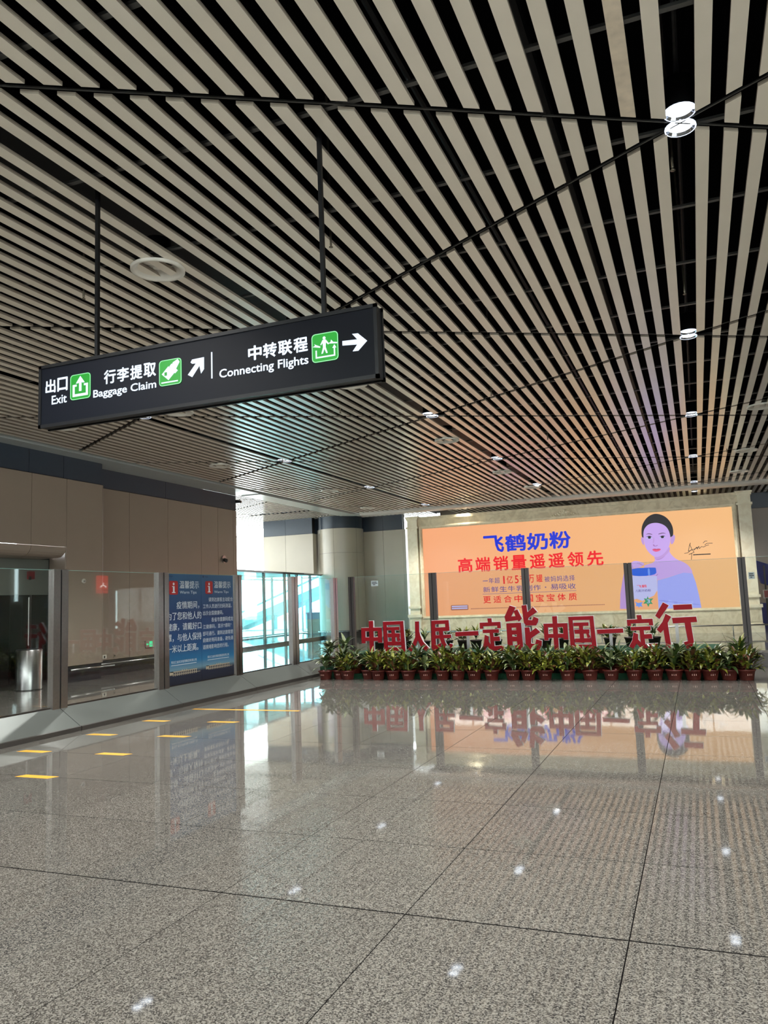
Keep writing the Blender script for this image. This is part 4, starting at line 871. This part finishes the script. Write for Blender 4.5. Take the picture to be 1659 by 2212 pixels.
MB().box(WF, WF + .03, 17.62, 18.06, .59, .77).build('case', M['steel'], t)
MB().box(WF + .03, WF + .034, 17.78, 17.9, .61, .75).build('running_figure_panel', M['exit_green'], t)
flat(MB(), [(17.65, .68), (17.69, .715), (17.69, .69), (17.75, .69), (17.75, .67), (17.69, .67), (17.69, .645)], 'x', WF + .031, .003).build('arrow', M['exit_green'], t)
flat(MB(), [(17.82, .73), (17.84, .73), (17.86, .69), (17.88, .64), (17.86, .63), (17.84, .66), (17.81, .63), (17.80, .65), (17.83, .69)], 'x', WF + .035, .002).build('running_figure', M['poster_white'], t)
t = empty('wall_socket', (WF, 16.05, .42), 'white double wall socket low beside the wall corner', 'socket')
MB().box(WF, WF + .012, 15.97, 16.12, .42, .52).build('plate', M['white_plastic'], t)
MB().box(WF + .012, WF + .014, 16.02, 16.07, .44, .49).build('outlet', M['dark_plastic'], t)
t = empty('wall_socket', (WF, 16.42, .43), 'small brown wall socket right of the white one', 'socket')
MB().box(WF, WF + .012, 16.38, 16.46, .43, .51).build('plate', M['panel'], t); MB().box(WF + .012, WF + .014, 16.405, 16.435, .45, .49).build('outlet', M['dark_plastic'], t)
t = empty('fire_alarm', (-14.44, 13.95, 2.4), 'dark red fire alarm box on the pale panel over the entrance doors', 'alarm')
MB().box(-14.44, -14.36, 13.86, 14.02, 2.42, 2.60).build('body', mat('alarm_red', (110, 10, 24), rough=.4), t); MB().box(-14.36, -14.34, 13.84, 13.90, 2.40, 2.48).build('sounder', M['dark_plastic'], t)
t = empty('trash_bin', (-13.5, 13.05, 0), 'cylindrical stainless steel trash bin in front of the dark entrance glass', 'bin')
MB().lathe([(.27, .02), (.27, .84), (.262, .85)], -13.5, 13.05, 32).build('body', M['steel'], t, smooth=True)
MB().lathe([(.262, .85), (.25, .865), (0, .865)], -13.5, 13.05, 32).build('lid', M['dark_plastic'], t)
MB().lathe([(.262, 0), (.262, .02)], -13.5, 13.05, 32).build('foot_ring', M['dark_plastic'], t)
t = empty('security_camera', (-14.05, 22.35, 5.1), 'small black camera on the end of the slate band', 'camera')
MB().box(-14.12, -13.96, 22.30, 22.42, 5.04, 5.14).build('body', M['dark_plastic'], t); MB().tube((-13.96, 22.36, 5.09), (-13.93, 22.36, 5.09), .03, 10).build('lens', M['steel'], t)

# ================================================================== FLOOR TAPE
tp = [(-7.4, 7.25, .41, 'nearest but one of the left row'), (-6.24, 6.15, .43, 'nearest of the right row'), (-7.42, 8.40, .41, 'third of the left row'), (-6.28, 7.30, .41, 'second of the right row'),
      (-7.45, 9.56, .40, 'fourth of the left row'), (-6.31, 8.45, .42, 'third of the right row'), (-6.34, 9.61, .44, 'fourth of the right row')]
for x, y, wd, lb in tp:
    single(MB().prism([(x - wd / 2 - .02, y - .05), (x + wd / 2 - .03, y - .05), (x + wd / 2 + .02, y + .05), (x - wd / 2 + .03, y + .05)], .0, .0015), 'floor_tape', M['yellow'], 'short yellow tape strip on the floor, ' + lb, 'floor tape', group='yellow queue marks')
single(MB().box(-7.66, -5.75, 10.72, 10.80, 0, .0015), 'floor_tape', M['yellow'], 'long yellow tape line on the floor near the posters', 'floor tape')

# ================================================================== DISPLAY PLATFORM, LETTERS
PZ = .50
plat = empty('display_platform', (-3.5, 16.4, 0), 'low platform covered in green turf under the red characters', 'platform')
MB().box(-7.15, .25, 15.72, 17.2, .02, PZ - .03).build('carcass', M['black_metal'], plat)
MB().box(-7.2, .3, 15.68, 17.25, PZ - .03, PZ).build('turf_top', M['turf'], plat)
MB().box(-7.2, .3, 15.66, 15.70, 0, PZ).build('turf_front', M['turf'], plat)
MB().box(-7.25, .45, 15.42, 15.655, 0, .10).build('step', M['turf'], plat)
LET = {'zhong': '中', 'guo': '国', 'ren': '人', 'min': '民', 'yi': '一', 'ding': '定', 'neng': '能', 'xing': '行'}
for k, (g, b) in enumerate(LETTERS):
    big = g in ('neng', 'xing')
    u0, u1, v0, v1 = b
    if g != 'yi': v0 = PZ + .003
    nth = ordn[k] if k < 6 else ['seventh', 'eighth', 'ninth', 'tenth', 'eleventh', 'twelfth'][k - 6]
    t = empty('standing_character', ((u0 + u1) / 2, 16.0, PZ), f'{"tall " if big else ""}red standing Chinese character {LET[g]}, {nth} from the left on the green platform', 'letter', 'red standing characters')
    W, H = u1 - u0, v1 - v0; faces = MB(); back = MB()
    for i, pl in enumerate(GLYPH[g]):
        pts = [(u0 + a * W, v0 + c_ * H) for a, c_ in pl]
        faces.prism(pts, 16.0 - .0004 * i, 16.03, axis='y')
        cx_ = sum(p[0] for p in pts) / len(pts); cz_ = sum(p[1] for p in pts) / len(pts); e = .007
        out = []
        n = len(pts); area = sum(pts[j][0] * pts[(j + 1) % n][1] - pts[(j + 1) % n][0] * pts[j][1] for j in range(n)); sg = 1 if area > 0 else -1
        for j in range(n):
            p, q, r_ = pts[j - 1], pts[j], pts[(j + 1) % n]
            d1 = Vector((q[0] - p[0], q[1] - p[1])).normalized(); d2 = Vector((r_[0] - q[0], r_[1] - q[1])).normalized()
            n1 = Vector((d1.y, -d1.x)) * sg; n2 = Vector((d2.y, -d2.x)) * sg; nn = n1 + n2
            nn = nn.normalized() * min(e / max(nn.normalized().dot(n1), .5), .014) if nn.length > .1 else n1 * e
            out.append((q[0] + nn.x, max(q[1] + nn.y, PZ + .001)))
        back.prism(out, 16.03 + .0004 * i, 16.075, axis='y')
    faces.build('face', M['red'], t); back.build('edge', M['white_edge'], t)
    c0 = (u0 + u1) / 2
    sup = MB().box(c0 - .03, c0 + .03, 16.078, 16.10, PZ, v0 + H * .6).box(c0 - .03, c0 + .03, 16.10, 16.3, PZ, PZ + .012)
    sup.build('support', M['steel'], t)

# ================================================================== PLANTS
def leaf(mb, base, az, el, L, wd, droop, fold=.25, nseg=5, edge=None):
    """arched leaf blade as a folded strip"""
    d = Vector((math.cos(az), math.sin(az), 0)); side = Vector((-math.sin(az), math.cos(az), 0)); p = Vector(base); e = el
    rows_ = []
    for i in range(nseg + 1):
        t = i / nseg; ww = wd * (math.sin(math.pi * min(1, .08 + t * .92) ** .75) ** .9) * .5 if i < nseg else 0
        up = Vector((0, 0, 1)) * math.cos(e) - d * math.sin(e)
        rows_.append((p - side * ww + up * ww * fold, p.copy(), p + side * ww + up * ww * fold))
        p = p + (d * math.cos(e) + Vector((0, 0, 1)) * math.sin(e)) * (L / nseg); e -= droop / nseg
    vs = [v for r_ in rows_ for v in r_]; fs = []
    for i in range(nseg):
        a = i * 3; fs += [(a, a + 1, a + 4, a + 3), (a + 1, a + 2, a + 5, a + 4)]
    mb.add(vs, fs)
def foliage_meshes(kind, rnd):
    """returns list of big-leaf meshes and one mesh of small leaves"""
    big = []; small = MB()
    if kind == 'leafy':
        for k in range(30):
            az = rnd.uniform(0, 6.28); tier = rnd.random(); mb = MB()
            leaf(mb, (.02 * math.cos(az), .02 * math.sin(az), .04 + .16 * tier), az, rnd.uniform(.35, 1.35) , rnd.uniform(.22, .34), rnd.uniform(.055, .085), rnd.uniform(.9, 1.8))
            if k < 11: big.append(mb)
            else: small.v, small.f = (MB().add(small.v, small.f).add(mb.v, mb.f).v, MB().add(small.v, small.f).add(mb.v, mb.f).f) if False else (small.add(mb.v, mb.f).v, small.f)
        small.tube((0, 0, -.02), (0, 0, .2), .012, 6)
    elif kind == 'croton':
        for k in range(130):
            az = rnd.uniform(0, 6.28); r_ = .12 * math.sqrt(rnd.random()); mb = MB()
            leaf(mb, (r_ * math.cos(az), r_ * math.sin(az), .02 + .17 * rnd.random()), az + rnd.uniform(-.6, .6), rnd.uniform(.2, 1.3), rnd.uniform(.09, .16), rnd.uniform(.035, .052), rnd.uniform(.5, 1.8), nseg=3)
            if k < 8: big.append(mb)
            else: small.add(mb.v, mb.f)
        small.tube((0, 0, -.02), (0, 0, .15), .012, 6)
    else:   # spiky
        for k in range(34):
            az = rnd.uniform(0, 6.28); mb = MB()
            leaf(mb, (.015 * math.cos(az), .015 * math.sin(az), .05 + .12 * rnd.random()), az, rnd.uniform(.5, 1.45), rnd.uniform(.2, .36), rnd.uniform(.04, .06), rnd.uniform(.5, 1.4), nseg=5)
            if k < 11: big.append(mb)
            else: small.add(mb.v, mb.f)
        small.tube((0, 0, -.02), (0, 0, .16), .012, 6)
    return big, small
protos = {}
for kd in ('leafy', 'croton', 'spiky'):
    for v in range(4):
        b_, s_ = foliage_meshes(kd, random.Random(v * 7 + len(kd)))
        protos[kd, v] = ([x.mesh('leaf', M['leaf']) for x in b_], s_.mesh('foliage', M['leaf']))
for (kd, v), (bg_, sm) in protos.items():
    # leaf colours
    pal = {'leafy': ['leaf', 'leaf_edge'], 'croton': ['leaf_yellow', 'leaf_red', 'leaf', 'leaf_yellow'], 'spiky': ['leaf', 'leaf_edge', 'leaf', 'leaf_yellow']}[kd]
    for q, me in enumerate(bg_): me.materials.clear(); me.materials.append(M[pal[(q + v) % len(pal)]])
    sm.materials.clear()
    for p_ in pal: sm.materials.append(M[p_])
    rr = random.Random(v); nl = {'leafy': 10, 'croton': 6, 'spiky': 10}[kd]
    idx = [0] * len(sm.polygons); cur = 0
    for q in range(len(sm.polygons)):
        if q % nl == 0: cur = rr.randrange(len(pal))
        idx[q] = cur
    sm.polygons.foreach_set('material_index', idx)
pot_me = MB().lathe([(.0, .004), (.098, 0), (.105, .01), (.132, .19), (.146, .19), (.148, .222), (.134, .222), (.128, .185)], 0, 0, 20).mesh('pot', M['pot'], True)
pot_me2 = MB().lathe([(.0, .004), (.085, 0), (.09, .01), (.122, .17), (.132, .17), (.132, .195), (.12, .195), (.116, .17)], 0, 0, 18).mesh('pot', M['pot_dark'], True)
soil_me = MB().lathe([(.130, .0), (.0, .008)], 0, 0, 16).mesh('soil', M['soil'])
mb = MB()
for k in range(3):
    a = math.radians(-90 + (k - 1) * 14); r_ = .126
    mb.add([(r_ * math.cos(a + s * .06) * f_, r_ * math.sin(a + s * .06) * f_, .10 + dz) for s, dz, f_ in ((-1, 0, .985), (1, .005, .985), (.4, .045, 1.02), (-.8, .035, 1.02))], [(0, 1, 2, 3)])
print_me = mb.mesh('pot_print', M['pot_print'])
leafcount = [0]
def plant(x, y, z, kd, v, sc, label, group, parts=True, dark=False, prnt=False):
    t = empty('potted_plant', (x, y, z), label, 'plant', group); t.rotation_euler.z = 0
    o = bpy.data.objects.new('pot', pot_me2 if dark else pot_me); C.objects.link(o); o.parent = t
    h = .172 if dark else .155
    if not dark: o.scale = (1.08, 1.08, .85)
    if prnt:
        q = bpy.data.objects.new('pot_print', print_me); C.objects.link(q); q.parent = t; q.scale = (1.08, 1.08, .85); q.rotation_euler.z = R.uniform(-.2, .35)
    o = bpy.data.objects.new('soil', soil_me); C.objects.link(o); o.parent = t; o.location.z = h - .003
    if dark: o.scale = (.9, .9, 1)
    bg_, sm = protos[kd, v]; rz = R.uniform(0, 6.28)
    o = bpy.data.objects.new('foliage', sm); C.objects.link(o); o.parent = t; o.location.z = h; o.rotation_euler.z = rz; o.scale = (sc,) * 3
    if parts and leafcount[0] < 3000:
        for me in bg_:
            o = bpy.data.objects.new('leaf', me); C.objects.link(o); o.parent = t; o.location.z = h; o.rotation_euler.z = rz; o.scale = (sc,) * 3; leafcount[0] += 1
    return t
def nth_(k): return ['1st', '2nd', '3rd'][k] if k < 3 else f'{k + 1}th'
kinds = ['leafy', 'leafy', 'croton', 'leafy', 'croton', 'croton', 'croton', 'leafy', 'croton', 'croton', 'croton', 'croton', 'leafy', 'croton', 'croton', 'croton', 'croton', 'leafy', 'croton', 'croton', 'spiky', 'croton', 'croton', 'leafy', 'croton']
desc = {'leafy': 'broad-leaved pale-edged plant', 'croton': 'yellow-green small-leaved croton', 'spiky': 'long-leaved green plant'}
N0 = len(POTS)
for k, x in enumerate(POTS):
    yy = 15.24 + (.12 if k in (1, 3) else 0)
    kd = kinds[k]
    plant(x, yy, 0, kd, k % 4, {'leafy': 1.1, 'croton': 1.55, 'spiky': 1.15}[kd] * R.uniform(.92, 1.08), f'{desc[kd]}, terracotta pot, front row, {nth_(k)} from the left', 'potted plants in the front row', prnt=True)
n2 = 24
for k in range(n2):
    x = -7.2 + k * (7.75 / (n2 - 1)) + R.uniform(-.05, .05); kd = ('leafy', 'spiky', 'leafy', 'croton')[k % 4] if k not in (0, 1, 2, 21, 22, 23) else ('spiky', 'leafy')[k % 2]
    plant(x, 15.54, .10, kd, (k * 3 + 1) % 4, {'leafy': 1.2, 'croton': 1.6, 'spiky': 1.25}[kd] * R.uniform(.85, 1.0), f'{desc[kd]}, second row on the turf step, {nth_(k)} from the left', 'potted plants in the second row', parts=k % 2 == 0)
for k, (x, y, z, s_) in enumerate(((-7.62, 15.75, .24, 1.15), (-7.35, 16.0, .30, 1.2), (.62, 15.75, .18, 1.1))):
    single(MB().box(x - .17, x + .17, y - .16, y + .16, 0, z - .001), 'plant_stand', M['turf'], ('turf-covered block at the far left behind the front plants', 'taller turf-covered block left of the platform', 'turf-covered block at the right end of the platform')[k], 'stand')
    plant(x, y, z, 'leafy' if k < 2 else 'spiky', k, s_, ('tall leafy plant standing highest at the far left of the display', 'tall leafy plant left of the first red character', 'tall leafy plant at the right end behind the front row')[k], None)
for k, x in enumerate((-6.85, -6.2, -5.75, -5.22, -4.86, -4.57, -4.12, -3.56, -3.06, -2.7, -1.75, -1.34, -.89)):
    kd = ('leafy', 'croton', 'spiky')[k % 3]
    plant(x, 16.75, PZ, kd, k % 4, .85 if kd != 'croton' else 1.1, f'{desc[kd]}, dark pot behind the red characters, {nth_(k)} from the left', 'dark pots behind the red characters', parts=False, dark=True)

# ================================================================== SHOP SIGNS ON THE RIGHT WALL (seen mirrored in the left glass)
t = empty('shop_sign', (10.95, 31.4, 2.53), 'red lit shop sign with white hanger mark, mirrored in the left glass', 'sign')
MB().box(10.86, 11.0, 31.05, 31.73, 2.53, 3.40).build('light_box', emis('sign_red', (228, 40, 26), 2.6), t)
mb = MB(); wt = emis('sign_white', (255, 240, 235), 5)
for a, b in (((31.39, 2.95), (31.60, 2.83)), ((31.39, 2.95), (31.18, 2.83)), ((31.39, 2.95), (31.39, 3.06))):
    dx, dz = b[0] - a[0], b[1] - a[1]; L = math.hypot(dx, dz); nx, nz = -dz / L * .025, dx / L * .025
    mb.prism([(a[0] + nx, a[1] + nz), (a[0] - nx, a[1] - nz), (b[0] - nx, b[1] - nz), (b[0] + nx, b[1] + nz)], 10.855, 10.87, axis='x')
mb.build('hanger_mark', wt, t)
for k, (y, z0, z1) in enumerate(((26.05, 2.2, 4.2), (32.4, .55, 2.65))):
    t = empty('light_strip', (10.95, y, z0), ('upright white light strip on the right wall, nearer one', 'upright white light strip on the right wall, beside the red shop sign')[k], 'lamp')
    MB().box(10.9, 11.0, y - .06, y + .06, z0, z1).build('tube', emis('strip_white', (225, 250, 255), 6), t); MB().box(10.97, 11.0, y - .09, y + .09, z0 - .02, z1 + .02).build('holder', M['white_plastic'], t)
